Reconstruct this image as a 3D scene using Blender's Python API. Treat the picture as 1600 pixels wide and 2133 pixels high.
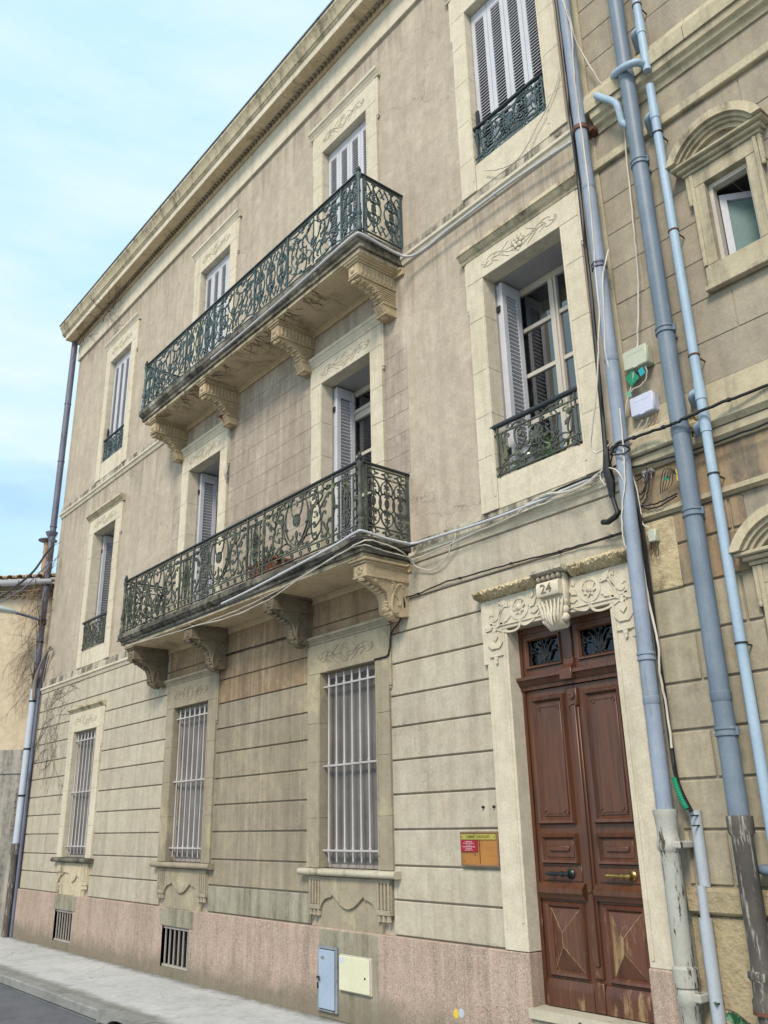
import bpy, bmesh, math, random
from mathutils import Vector, Matrix
random.seed(7)
PI = math.pi
scene = bpy.context.scene
for o in list(bpy.data.objects): bpy.data.objects.remove(o)
COL = scene.collection

# ------------------------------------------------------------------ camera
cam = bpy.data.cameras.new('camera')
camo = bpy.data.objects.new('camera', cam); COL.objects.link(camo)
yaw, pit, rol = -0.87543142, 0.34775802, -0.02171852
fwd = Vector((math.sin(yaw)*math.cos(pit), math.cos(yaw)*math.cos(pit), math.sin(pit)))
rgt = Vector((math.cos(yaw), -math.sin(yaw), 0.0))
upv = rgt.cross(fwd)
r2 = rgt*math.cos(rol) + upv*math.sin(rol)
u2 = upv*math.cos(rol) - rgt*math.sin(rol)
M = Matrix(((r2.x, u2.x, -fwd.x, 0.0), (r2.y, u2.y, -fwd.y, -5.3), (r2.z, u2.z, -fwd.z, 1.68), (0, 0, 0, 1)))
camo.matrix_world = M
cam.sensor_fit = 'VERTICAL'; cam.sensor_height = 36.0; cam.sensor_width = 27.0
cam.lens = 36.0*1786.555/2133.0
cam.clip_start = 0.05; cam.clip_end = 2000
scene.camera = camo

# ------------------------------------------------------------------ sky, sun, exposure
SUN_EL, SUN_AZ = math.radians(44), math.radians(152)      # azimuth measured from +y towards +x
w = bpy.data.worlds.new('World'); scene.world = w; w.use_nodes = True
nt = w.node_tree; nt.nodes.clear()
def wn(t, **k):
    n = nt.nodes.new(t)
    for a, b in k.items(): setattr(n, a, b)
    return n
sky = wn('ShaderNodeTexSky'); sky.sky_type = 'NISHITA'; sky.sun_disc = False
sky.sun_elevation = SUN_EL; sky.sun_rotation = SUN_AZ
sky.air_density = 1.0; sky.dust_density = 0.6; sky.ozone_density = 1.5
tc = wn('ShaderNodeTexCoord'); mp = wn('ShaderNodeMapping'); mp.inputs['Scale'].default_value = (1.0, 1.0, 4.2)
mp.inputs['Location'].default_value = (0.35, 0.1, 0.55)
nz = wn('ShaderNodeTexNoise'); nz.inputs['Scale'].default_value = 1.9; nz.inputs['Detail'].default_value = 7
nz.inputs['Roughness'].default_value = 0.55
rp = wn('ShaderNodeValToRGB'); rp.color_ramp.elements[0].position = 0.32; rp.color_ramp.elements[1].position = 0.52
rp.color_ramp.elements[0].color = (0.18, 0.18, 0.18, 1); rp.color_ramp.elements[1].color = (0.97, 0.97, 0.97, 1)
cl = wn('ShaderNodeMix'); cl.data_type = 'RGBA'
cl.inputs[7].default_value = (2.55, 3.42, 3.74, 1)       # bright thin cloud
n2 = wn('ShaderNodeTexNoise'); n2.inputs['Scale'].default_value = 2.6; n2.inputs['Detail'].default_value = 6; n2.inputs['Roughness'].default_value = .6
nt.links.new(mp.outputs[0], n2.inputs['Vector'])
r2_ = wn('ShaderNodeValToRGB'); r2_.color_ramp.elements[0].position = .38; r2_.color_ramp.elements[1].position = .66
r2_.color_ramp.elements[0].color = (2.25, 3.30, 3.74, 1); r2_.color_ramp.elements[1].color = (3.05, 3.62, 3.80, 1)    # thin veil to thicker white cloud
nt.links.new(n2.outputs['Fac'], r2_.inputs[0]); nt.links.new(r2_.outputs[0], cl.inputs[7])
bg = wn('ShaderNodeBackground'); bg.inputs['Strength'].default_value = 0.1
out = wn('ShaderNodeOutputWorld')
nt.links.new(tc.outputs['Generated'], mp.inputs['Vector']); nt.links.new(mp.outputs[0], nz.inputs['Vector'])
sep = wn('ShaderNodeSeparateXYZ'); nt.links.new(tc.outputs['Generated'], sep.inputs[0])
hz = wn('ShaderNodeMapRange'); hz.inputs[1].default_value = .18; hz.inputs[2].default_value = .50; hz.inputs[3].default_value = -.24; hz.inputs[4].default_value = .24
nt.links.new(sep.outputs[2], hz.inputs[0])
ad = wn('ShaderNodeMath'); ad.operation = 'ADD'; nt.links.new(nz.outputs['Fac'], ad.inputs[0]); nt.links.new(hz.outputs[0], ad.inputs[1])
nt.links.new(ad.outputs[0], rp.inputs[0]); nt.links.new(rp.outputs[0], cl.inputs[0])
nt.links.new(sky.outputs[0], cl.inputs[6]); nt.links.new(cl.outputs[2], bg.inputs[0]); nt.links.new(bg.outputs[0], out.inputs[0])

sl = bpy.data.lights.new('sun', 'SUN'); sl.energy = 1.5; sl.angle = math.radians(17); sl.color = (1.0, 0.87, 0.74)
so = bpy.data.objects.new('sun', sl); COL.objects.link(so)
sd = Vector((math.sin(SUN_AZ)*math.cos(SUN_EL), math.cos(SUN_AZ)*math.cos(SUN_EL), math.sin(SUN_EL)))
so.rotation_euler = sd.to_track_quat('Z', 'Y').to_euler()

vs = scene.view_settings
vs.view_transform = 'Standard'; vs.look = 'None'; vs.gamma = 1.0; vs.use_curve_mapping = False
vs.exposure = 1.48

# ------------------------------------------------------------------ materials
def lin(c): return tuple((x/255/12.92 if x/255 <= .04045 else ((x/255+.055)/1.055)**2.4) for x in c)
K = 0.74
def alb(r, g, b, k=None):
    k = K if k is None else k
    return tuple(max(0.004, min(.85, v*k)) for v in lin((r, g, b))) + (1.0,)
MATS = {}
class NT:
    def __init__(s, name):
        s.m = bpy.data.materials.new(name); s.m.use_nodes = True; s.t = s.m.node_tree; s.t.nodes.clear()
        s.out = s.n('ShaderNodeOutputMaterial'); s.b = s.n('ShaderNodeBsdfPrincipled'); s.l(s.b.outputs[0], s.out.inputs[0])
        s.pos = s.n('ShaderNodeNewGeometry').outputs['Position']
        MATS[name] = s.m
    def n(s, t, **k):
        n = s.t.nodes.new(t)
        for a, b in k.items(): setattr(n, a, b)
        return n
    def l(s, a, b): s.t.links.new(a, b)
    def mapv(s, scale, loc=(0, 0, 0), rot=(0, 0, 0)):
        m = s.n('ShaderNodeMapping'); m.inputs['Scale'].default_value = scale; m.inputs['Location'].default_value = loc
        m.inputs['Rotation'].default_value = rot
        s.l(s.pos, m.inputs[0]); return m.outputs[0]
    def noise(s, scale, detail=5, rough=.6, vec=None, dist=0):
        n = s.n('ShaderNodeTexNoise'); n.inputs['Scale'].default_value = scale; n.inputs['Detail'].default_value = detail
        n.inputs['Roughness'].default_value = rough; n.inputs['Distortion'].default_value = dist
        s.l(vec if vec is not None else s.pos, n.inputs['Vector']); return n.outputs['Fac']
    def ramp(s, fac, a, b, ca=0.0, cb=1.0):
        r = s.n('ShaderNodeMapRange'); r.inputs[1].default_value = a; r.inputs[2].default_value = b
        r.inputs[3].default_value = ca; r.inputs[4].default_value = cb
        s.l(fac, r.inputs[0]); return r.outputs[0]
    def mix(s, fac, a, b, mode='MIX'):
        m = s.n('ShaderNodeMix'); m.data_type = 'RGBA'; m.blend_type = mode
        for v, i in ((fac, 0), (a, 6), (b, 7)):
            if hasattr(v, 'default_value') or hasattr(v, 'links'): s.l(v, m.inputs[i])
            else: m.inputs[i].default_value = v
        return m.outputs[2]
    def math(s, op, a, b=0.0):
        m = s.n('ShaderNodeMath'); m.operation = op
        for v, i in ((a, 0), (b, 1)):
            if hasattr(v, 'links'): s.l(v, m.inputs[i])
            else: m.inputs[i].default_value = v
        return m.outputs[0]
    def bump(s, h, strength=.4, dist=.01):
        b = s.n('ShaderNodeBump'); b.inputs['Strength'].default_value = strength; b.inputs['Distance'].default_value = dist
        s.l(h, b.inputs['Height']); s.l(b.outputs[0], s.b.inputs['Normal'])
    def rough(s, v): s.b.inputs['Roughness'].default_value = v
    def color(s, c):
        if hasattr(c, 'links'): s.l(c, s.b.inputs['Base Color'])
        else: s.b.inputs['Base Color'].default_value = c
    def rnd(s):
        return s.n('ShaderNodeObjectInfo').outputs['Random']

def stone(name, ca, cb, dark=None, damt=.5, dlo=.52, dhi=.72, fine=60, bstr=.35, bd=.006, streak=True, speck=0, rough=.9, objvar=.06, patch=None, plo=.55, phi=.62, base_dirt=None, crack=0, rain=0, ledges=(), foot=None):
    s = NT(name)
    big = s.ramp(s.noise(1.3, 6, .62), .3, .7)
    c = s.mix(big, ca, cb)
    if patch is not None:
        pf = s.ramp(s.noise(2.1, 8, .68, s.mapv((1, 1, 1), (3.3, 1.7, 8.1)), .6), plo, phi)
        c = s.mix(s.math('MULTIPLY', pf, .75), c, patch)
    f1 = s.noise(fine, 4, .7)
    c = s.mix(1.0, c, s.mix(s.ramp(f1, .3, .7), (.86, .86, .86, 1), (1.1, 1.1, 1.1, 1)), 'MULTIPLY')
    mid = s.noise(9, 5, .65)
    c = s.mix(1.0, c, s.mix(s.ramp(mid, .3, .7), (.87, .865, .85, 1), (1.08, 1.08, 1.08, 1)), 'MULTIPLY')
    if dark is not None:
        v = s.mapv((5.0, 5.0, .55)) if streak else s.mapv((3, 3, 3))
        st = s.ramp(s.noise(1.0, 7, .68, v), dlo, dhi)
        br = s.ramp(s.noise(14, 6, .7), .35, .62)
        c = s.mix(s.math('MULTIPLY', s.math('MULTIPLY', st, s.math('ADD', s.math('MULTIPLY', br, .6), .4)), damt), c, dark)
    if rain:      # pale and dark rain runs, long and thin
        v = s.mapv((13.0, 13.0, .34), (2.2, 0, 5.1)); rn = s.noise(1.0, 5, .6, v)
        c = s.mix(s.math('MULTIPLY', s.ramp(rn, .52, .70), rain), c, alb(122, 112, 96))
        c = s.mix(s.math('MULTIPLY', s.ramp(rn, .46, .30), rain*.8), c, alb(222, 214, 196))
        v2 = s.mapv((1.1, 1.1, .8), (7.7, 0, 2.4)); c = s.mix(s.math('MULTIPLY', s.ramp(s.noise(1.0, 6, .7, v2), .56, .66), rain), c, alb(160, 148, 130))
    for zl in ledges:      # run-off stains hanging from a ledge
        sx_ = s.n('ShaderNodeSeparateXYZ'); s.l(s.pos, sx_.inputs[0])
        t_ = s.math('SUBTRACT', zl, sx_.outputs[2]); rn2 = s.noise(1.0, 6, .7, s.mapv((9, 9, .25), (zl, 0, 0)))
        hang = s.math('MULTIPLY', s.ramp(t_, 0, .004), s.ramp(s.math('SUBTRACT', t_, s.math('MULTIPLY', s.ramp(rn2, .42, .70), 1.1)), -.5, 0.02, 1, 0))
        c = s.mix(s.math('MULTIPLY', hang, .36), c, alb(112, 103, 90))
    if foot is not None:      # grime along the foot of the house wall and the edge of the kerb
        sx_ = s.n('ShaderNodeSeparateXYZ'); s.l(s.pos, sx_.inputs[0]); fn = s.math('MULTIPLY', s.noise(4, 7, .7), .34)
        c = s.mix(s.ramp(s.math('ADD', sx_.outputs[1], fn), .02, .16, 0, .8), c, foot)
        c = s.mix(s.ramp(s.math('SUBTRACT', sx_.outputs[1], fn), -1.34, -1.22, .7, 0), c, foot)
        c = s.mix(s.math('MULTIPLY', s.ramp(s.noise(30, 2, .5, s.mapv((1, 1, 1), (3, 3, 3))), .70, .72), .6), c, alb(110, 108, 104))
    if crack:
        wp_ = s.n('ShaderNodeVectorMath', operation='ADD'); nv = s.n('ShaderNodeTexNoise'); nv.inputs['Scale'].default_value = 5; nv.inputs['Detail'].default_value = 5
        s.l(s.pos, nv.inputs['Vector']); sc_ = s.n('ShaderNodeVectorMath', operation='SCALE'); sc_.inputs['Scale'].default_value = .35
        s.l(nv.outputs['Color'], sc_.inputs[0]); s.l(s.pos, wp_.inputs[0]); s.l(sc_.outputs[0], wp_.inputs[1])
        vo = s.n('ShaderNodeTexVoronoi', feature='DISTANCE_TO_EDGE'); vo.inputs['Scale'].default_value = 1.5; s.l(wp_.outputs[0], vo.inputs['Vector'])
        ln = s.ramp(vo.outputs['Distance'], .002, .010, 1, 0); mk = s.ramp(s.noise(.9, 4, .6, s.mapv((1, 1, 1), (9, 2, 4))), .50, .60)
        c = s.mix(s.math('MULTIPLY', s.math('MULTIPLY', ln, mk), crack), c, alb(96, 88, 78))
    if speck:
        sp = s.ramp(s.noise(95, 2, .5), .56, .66)
        c = s.mix(s.math('MULTIPLY', sp, speck), c, alb(92, 80, 74))
        sp2 = s.ramp(s.noise(110, 2, .5, s.mapv((1, 1, 1), (5, 5, 5))), .58, .66)
        c = s.mix(s.math('MULTIPLY', sp2, speck), c, alb(226, 212, 200))
    if base_dirt is not None:      # splash-back dirt with its own ragged outline along the foot of the wall
        sx = s.n('ShaderNodeSeparateXYZ'); s.l(s.pos, sx.inputs[0])
        hz = s.math('ADD', sx.outputs[2], s.math('MULTIPLY', s.noise(3.5, 7, .7), -.55))
        c = s.mix(s.ramp(hz, -.18, .04, .7, 0), c, base_dirt)
    if objvar:
        c = s.mix(1.0, c, s.mix(s.rnd(), (1-objvar, 1-objvar, 1-objvar*.9, 1), (1+objvar, 1+objvar, 1+objvar*.8, 1)), 'MULTIPLY')
    s.color(c); s.rough(rough)
    s.b.inputs['Specular IOR Level'].default_value = .25
    h = s.math('ADD', s.math('MULTIPLY', f1, .6), s.math('MULTIPLY', mid, 1.0))
    s.bump(h, bstr, bd)
    return s.m
GREY = alb(74, 70, 62); BLK = alb(46, 46, 42)
stone('wall_render', alb(194, 183, 166), alb(183, 171, 155), alb(138, 129, 117), .5, .48, .76, 45, .4, patch=alb(205, 193, 175), plo=.48, phi=.66, crack=.5, rain=.16, ledges=(7.465, 11.03))
stone('wall_render_old', alb(180, 168, 153), alb(164, 152, 139), alb(116, 106, 98), .6, .45, .70, 45, .6, objvar=.03, rain=.3, patch=alb(196, 186, 172), plo=.5, phi=.66)
stone('band_cream', alb(196, 189, 171), alb(185, 178, 161), alb(134, 127, 111), .65, .47, .74, 50, .35, crack=.35, rain=.2, objvar=.04, patch=alb(190, 176, 158), plo=.5, phi=.72)
stone('band_grimy', alb(164, 154, 134), alb(148, 139, 122), alb(100, 94, 84), .75, .42, .70, 40, .6, rain=.24, objvar=.04, patch=alb(182, 170, 144), plo=.52, phi=.68)
stone('band_brown', alb(166, 142, 112), alb(148, 126, 102), alb(104, 90, 76), .7, .42, .68, 40, .6, objvar=.04, rain=.26, patch=alb(186, 168, 138), plo=.52, phi=.64)
stone('trim_cream', alb(220, 212, 193), alb(208, 199, 178), alb(146, 136, 114), .6, .50, .76, 55, .22, objvar=.02)
stone('trim_grimy', alb(172, 163, 142), alb(156, 147, 128), alb(106, 100, 90), .6, .45, .75, 50, .3, objvar=.02, patch=alb(192, 182, 152), plo=.55, phi=.66)
stone('trim_dirty', alb(212, 201, 174), alb(196, 184, 156), alb(70, 64, 54), .8, .47, .64, 50, .4, objvar=.02)
stone('course_top', alb(206, 200, 182), alb(188, 180, 162), BLK, .92, .40, .56, 40, .5, objvar=0)
stone('lichen_stone', alb(156, 150, 136), alb(122, 116, 104), alb(44, 44, 42), .95, .40, .56, 30, .8, .012, streak=False, objvar=0, patch=alb(200, 196, 184), plo=.58, phi=.63)
stone('lichen_black', alb(140, 136, 124), alb(108, 104, 96), alb(36, 36, 36), .95, .36, .53, 30, .8, .012, streak=False, objvar=0, patch=alb(190, 186, 172), plo=.60, phi=.64)
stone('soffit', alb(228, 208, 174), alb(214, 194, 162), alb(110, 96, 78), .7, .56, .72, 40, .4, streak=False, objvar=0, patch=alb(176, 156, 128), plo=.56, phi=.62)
stone('bracket_stone', alb(206, 188, 156), alb(190, 170, 140), alb(104, 92, 78), .5, .5, .75, 45, .35, objvar=.04)
stone('bracket_grimy', alb(150, 138, 116), alb(128, 116, 98), alb(74, 66, 56), .7, .42, .7, 45, .4, objvar=.04)
stone('eroded_stone', alb(218, 206, 174), alb(196, 180, 144), alb(88, 76, 60), .85, .50, .66, 30, 1.0, .02, streak=False, objvar=0)
stone('plinth_granite', alb(190, 168, 154), alb(178, 156, 142), alb(120, 110, 98), .75, .46, .68, 80, .6, .005, speck=.5, rain=.25, crack=.4, objvar=0, base_dirt=alb(112, 108, 92))
stone('plinth_patch', alb(172, 170, 154), alb(150, 142, 122), alb(86, 82, 70), .85, .42, .62, 50, .4, objvar=0, base_dirt=alb(120, 114, 96))
stone('right_stone', alb(186, 178, 157), alb(170, 162, 141), alb(116, 108, 93), .65, .46, .72, 55, .5, objvar=.09, patch=alb(182, 152, 116), plo=.6, phi=.72)
stone('right_upper', alb(176, 167, 149), alb(163, 154, 137), alb(114, 111, 106), .7, .44, .72, 50, .4, objvar=.035, patch=alb(172, 160, 134), plo=.55, phi=.7)
stone('right_trim', alb(198, 189, 164), alb(184, 174, 148), alb(98, 92, 84), .75, .5, .68, 50, .4, objvar=.04)
stone('right_ochre', alb(184, 158, 124), alb(150, 138, 118), alb(96, 94, 90), .85, .44, .56, 50, .4, objvar=0)
stone('right_plinth', alb(184, 172, 142), alb(164, 150, 120), alb(104, 92, 74), .6, .48, .7, 30, 1.0, .02, streak=False, objvar=.05)
stone('left_wall', alb(208, 194, 170), alb(200, 184, 158), alb(156, 144, 124), .55, .5, .75, 45, .3, objvar=0)
stone('left_lower', alb(150, 148, 142), alb(190, 184, 172), alb(66, 66, 66), .95, .36, .58, 45, .4, objvar=0)
stone('concrete', alb(190, 192, 192), alb(172, 175, 175), alb(122, 122, 118), .6, .50, .72, 50, .4, streak=False, objvar=.03, crack=.6)
stone('pavement_concrete', alb(204, 206, 208), alb(186, 189, 191), alb(136, 136, 132), .5, .50, .72, 50, .4, streak=False, objvar=0, crack=.7, foot=alb(104, 102, 92))
stone('kerb_stone', alb(156, 158, 156), alb(132, 134, 132), alb(84, 84, 82), .6, .5, .7, 60, .5, streak=False, objvar=.05)
stone('asphalt', alb(112, 114, 122), alb(100, 104, 112), alb(72, 72, 76), .4, .5, .7, 120, .7, .006, streak=False, objvar=0)
stone('roof_clay', alb(204, 178, 150), alb(186, 160, 134), alb(110, 96, 84), .6, .48, .7, 40, .4, streak=False, objvar=.14)
stone('terracotta', alb(168, 92, 62), alb(140, 74, 52), alb(90, 60, 48), .5, .5, .7, 60, .3, objvar=0)
stone('corrugated_clay', alb(186, 160, 128), alb(170, 142, 112), alb(90, 80, 70), .6, .45, .65, 40, .3, objvar=0)

def paint(name, ca, cb, rough=.45, chip=None, clo=.60, chi=.66, metal=0.0, cstretch=(20, 20, 4), bstr=.1, spec=.4):
    s = NT(name)
    c = s.mix(s.ramp(s.noise(3, 5, .6), .3, .7), ca, cb)
    f = s.noise(40, 4, .6)
    c = s.mix(1.0, c, s.mix(s.ramp(f, .3, .7), (.93, .93, .93, 1), (1.05, 1.05, 1.05, 1)), 'MULTIPLY')
    if chip is not None:
        ch = s.ramp(s.noise(1.0, 7, .72, s.mapv(cstretch)), clo, chi)
        c = s.mix(ch, c, chip)
    s.color(c); s.rough(rough); s.b.inputs['Metallic'].default_value = metal
    s.b.inputs['Specular IOR Level'].default_value = spec
    s.bump(f, bstr, .003)
    return s.m
paint('shutter_paint', alb(208, 210, 217), alb(194, 196, 204), .5, alb(150, 146, 140), .66, .74)
paint('louvre_paint', alb(208, 209, 216), alb(190, 191, 200), .55, alb(150, 148, 146), .60, .72, 0, (10, 10, 30))
paint('frame_paint', alb(206, 200, 188), alb(192, 186, 176), .5, alb(150, 140, 124), .66, .72)
paint('reveal_paint', alb(178, 176, 180), alb(164, 160, 162), .7, alb(140, 134, 128), .6, .68)
paint('iron_teal', alb(80, 98, 99), alb(58, 74, 78), .5, alb(112, 134, 130), .56, .66, .0, (9, 9, 9), spec=.35)
paint('iron_moss', alb(90, 94, 86), alb(64, 68, 64), .6, alb(128, 138, 102), .54, .66, .0, (8, 8, 8), spec=.3)
paint('iron_rail', alb(50, 58, 64), alb(38, 44, 52), .45, alb(70, 80, 84), .6, .7, .0, (6, 6, 6))
paint('iron_black', alb(40, 42, 44), alb(28, 30, 32), .5, spec=.4)
paint('grille_paint', alb(196, 194, 194), alb(176, 172, 172), .5, alb(150, 120, 96), .64, .70, .0, (16, 16, 8))
paint('grille_old', alb(180, 174, 166), alb(150, 144, 138), .6, alb(104, 80, 66), .60, .70, .0, (14, 14, 8))
paint('screen_mesh', alb(124, 121, 118), alb(100, 98, 97), .85, alb(142, 140, 138), .58, .75, 0, (3, 3, .8))
paint('pvc_mid', alb(156, 168, 186), alb(132, 144, 162), .55, alb(118, 120, 122), .58, .70, 0, (16, 16, 1.6), spec=.3)
paint('pvc_blue', alb(122, 137, 152), alb(104, 118, 134), .5, alb(150, 160, 166), .60, .70, 0, (18, 18, 1.5), spec=.35)
paint('pvc_light', alb(172, 194, 212), alb(154, 178, 200), .5, alb(140, 152, 162), .62, .74, 0, (14, 14, 1.5), spec=.3)
paint('zinc_dark', alb(116, 120, 140), alb(96, 98, 118), .5, alb(70, 70, 84), .55, .65, 0, (10, 10, 2))
paint('pipe_white', alb(198, 206, 220), alb(184, 192, 208), .4)
paint('cast_iron_white', alb(186, 188, 182), alb(170, 170, 160), .65, alb(66, 58, 46), .56, .61, 0, (24, 24, 5), .5)
paint('cast_iron_worn', alb(104, 98, 92), alb(78, 74, 70), .7, alb(170, 166, 156), .54, .62, 0, (30, 30, 4), .6)
paint('rust', alb(126, 82, 66), alb(96, 64, 54), .8, alb(60, 44, 38), .5, .62, 0, (12, 12, 12), .4)
paint('cable_black', alb(36, 36, 40), alb(28, 28, 30), .5)
paint('cable_white', alb(214, 208, 196), alb(196, 190, 178), .55)
paint('conduit_grey', alb(206, 207, 212), alb(188, 189, 194), .5, alb(120, 118, 112), .62, .7, 0, (5, 5, 5))
paint('box_cream', alb(196, 202, 184), alb(188, 194, 176), .45)
paint('box_white', alb(206, 212, 232), alb(198, 204, 226), .4)
paint('green_tape', alb(30, 150, 110), alb(26, 136, 100), .5)
paint('cyan_tag', alb(40, 170, 180), alb(36, 160, 170), .5)
paint('pale_tag', alb(130, 190, 166), alb(120, 180, 156), .5)
paint('trunk_grey', alb(180, 190, 200), alb(170, 180, 190), .4)
paint('meter_blue', alb(166, 184, 204), alb(154, 172, 194), .5, alb(128, 92, 60), .66, .69, 0, (7, 7, 3))
paint('meter_frame', alb(150, 160, 170), alb(120, 126, 132), .6, alb(110, 74, 54), .54, .60, 0, (7, 7, 7))
paint('meter_cream', alb(222, 222, 194), alb(214, 214, 186), .45)
paint('sign_wood', alb(182, 128, 62), alb(160, 106, 50), .5, alb(126, 92, 62), .56, .66, 0, (6, 6, 20))
paint('sign_frame', alb(142, 112, 82), alb(120, 92, 66), .5)
paint('sign_brass', alb(178, 172, 82), alb(160, 154, 70), .4)
paint('sign_red', alb(164, 14, 44), alb(150, 10, 40), .4)
paint('white_print', alb(236, 214, 220), alb(232, 210, 216), .5)
paint('dark_print', alb(50, 46, 24), alb(44, 40, 22), .5)
paint('brass', alb(196, 172, 110), alb(170, 146, 90), .3, metal=.9)
paint('bronze_dark', alb(62, 74, 74), alb(46, 54, 56), .4, metal=.7)
paint('numeral', alb(126, 122, 112), alb(100, 98, 90), .6, alb(190, 182, 160), .55, .62, 0, (40, 40, 40))
paint('frosted_teal', alb(120, 146, 144), alb(110, 136, 134), .3)
paint('hole_black', alb(18, 18, 18), alb(14, 14, 14), .9)
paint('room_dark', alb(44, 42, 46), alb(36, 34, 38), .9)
paint('room_pale', alb(150, 150, 156), alb(140, 140, 146), .9)
paint('curtain', alb(120, 122, 130), alb(100, 102, 110), .9)
paint('lamp_grey', alb(196, 208, 212), alb(184, 196, 202), .35)
paint('lamp_glass', alb(206, 216, 218), alb(196, 206, 210), .25)
paint('twig', alb(104, 88, 74), alb(84, 70, 60), .9)
paint('twig_pale', alb(168, 146, 122), alb(144, 122, 100), .9)
paint('branch_grey', alb(150, 142, 132), alb(120, 112, 104), .9)
paint('leaf_green', alb(66, 118, 84), alb(50, 98, 66), .5)
paint('leaf_potted', alb(96, 124, 64), alb(70, 98, 52), .55)
paint('glazed_pot', alb(150, 156, 160), alb(120, 126, 132), .12, spec=.8)
paint('sticker_yellow', alb(226, 196, 72), alb(216, 186, 66), .5)
paint('sticker_blue', alb(186, 198, 206), alb(176, 188, 198), .5)
paint('threshold_stone', alb(196, 190, 172), alb(180, 174, 154), .8, alb(140, 132, 112), .55, .65, 0, (6, 6, 6), .4)

def wood(name, ca, cb, worn, wlo, whi):
    s = NT(name)
    g = s.noise(1.0, 6, .65, s.mapv((60, 26, 2.0)), .6)
    c = s.mix(s.ramp(g, .3, .7), ca, cb)
    b = s.ramp(s.noise(2.2, 4, .6), .35, .65)
    c = s.mix(s.math('MULTIPLY', b, .5), c, alb(102, 58, 34))
    c = s.mix(s.ramp(s.noise(1.0, 6, .7, s.mapv((7, 6, .8), (4, 4, 4))), .5, .72, 0, .7), c, alb(50, 30, 25))
    sx = s.n('ShaderNodeSeparateXYZ'); s.l(s.pos, sx.inputs[0])
    # weathered varnish: bare grey-yellow wood, patchy, more of it near the foot of the door
    low = s.ramp(sx.outputs[2], .45, 1.5, .06, -.06)
    wn_ = s.math('ADD', s.noise(1.0, 7, .7, s.mapv((16, 14, 3.5))), low)
    c = s.mix(s.ramp(wn_, wlo, whi, 0, .85), c, worn)
    s.color(c); s.rough(.42); s.b.inputs['Specular IOR Level'].default_value = .5
    s.bump(g, .25, .002)
    return s.m
wood('door_wood', alb(106, 68, 45), alb(58, 37, 28), alb(160, 134, 98), .62, .72)
wood('door_wood_bare_lit', alb(132, 100, 70), alb(92, 62, 44), alb(178, 152, 112), .44, .60)  # bare wood tone, also paints light on the panel ridges and one facet
wood('door_wood_worn', alb(104, 64, 46), alb(70, 40, 31), alb(160, 136, 98), .57, .72)

def glass(name, tint, rough=.02, ior=2.5):
    s = NT(name); s.t.nodes.remove(s.b)
    g = s.n('ShaderNodeBsdfGlossy'); g.inputs['Roughness'].default_value = rough; g.inputs['Color'].default_value = (.95, .97, 1, 1)
    t = s.n('ShaderNodeBsdfTransparent'); t.inputs['Color'].default_value = tint
    fr = s.n('ShaderNodeFresnel'); fr.inputs['IOR'].default_value = ior
    mx = s.n('ShaderNodeMixShader')
    wv = s.noise(2.0, 2, .5)
    bp = s.n('ShaderNodeBump'); bp.inputs['Strength'].default_value = .05; bp.inputs['Distance'].default_value = .02
    s.l(wv, bp.inputs['Height']); s.l(bp.outputs[0], g.inputs['Normal'])
    s.l(fr.outputs[0], mx.inputs[0]); s.l(t.outputs[0], mx.inputs[1]); s.l(g.outputs[0], mx.inputs[2]); s.l(mx.outputs[0], s.out.inputs[0])
    return s.m
glass('pane_glass', (.72, .75, .78, 1))
glass('fanlight_glass', (.3, .32, .34, 1), .08, 1.4)

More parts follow.
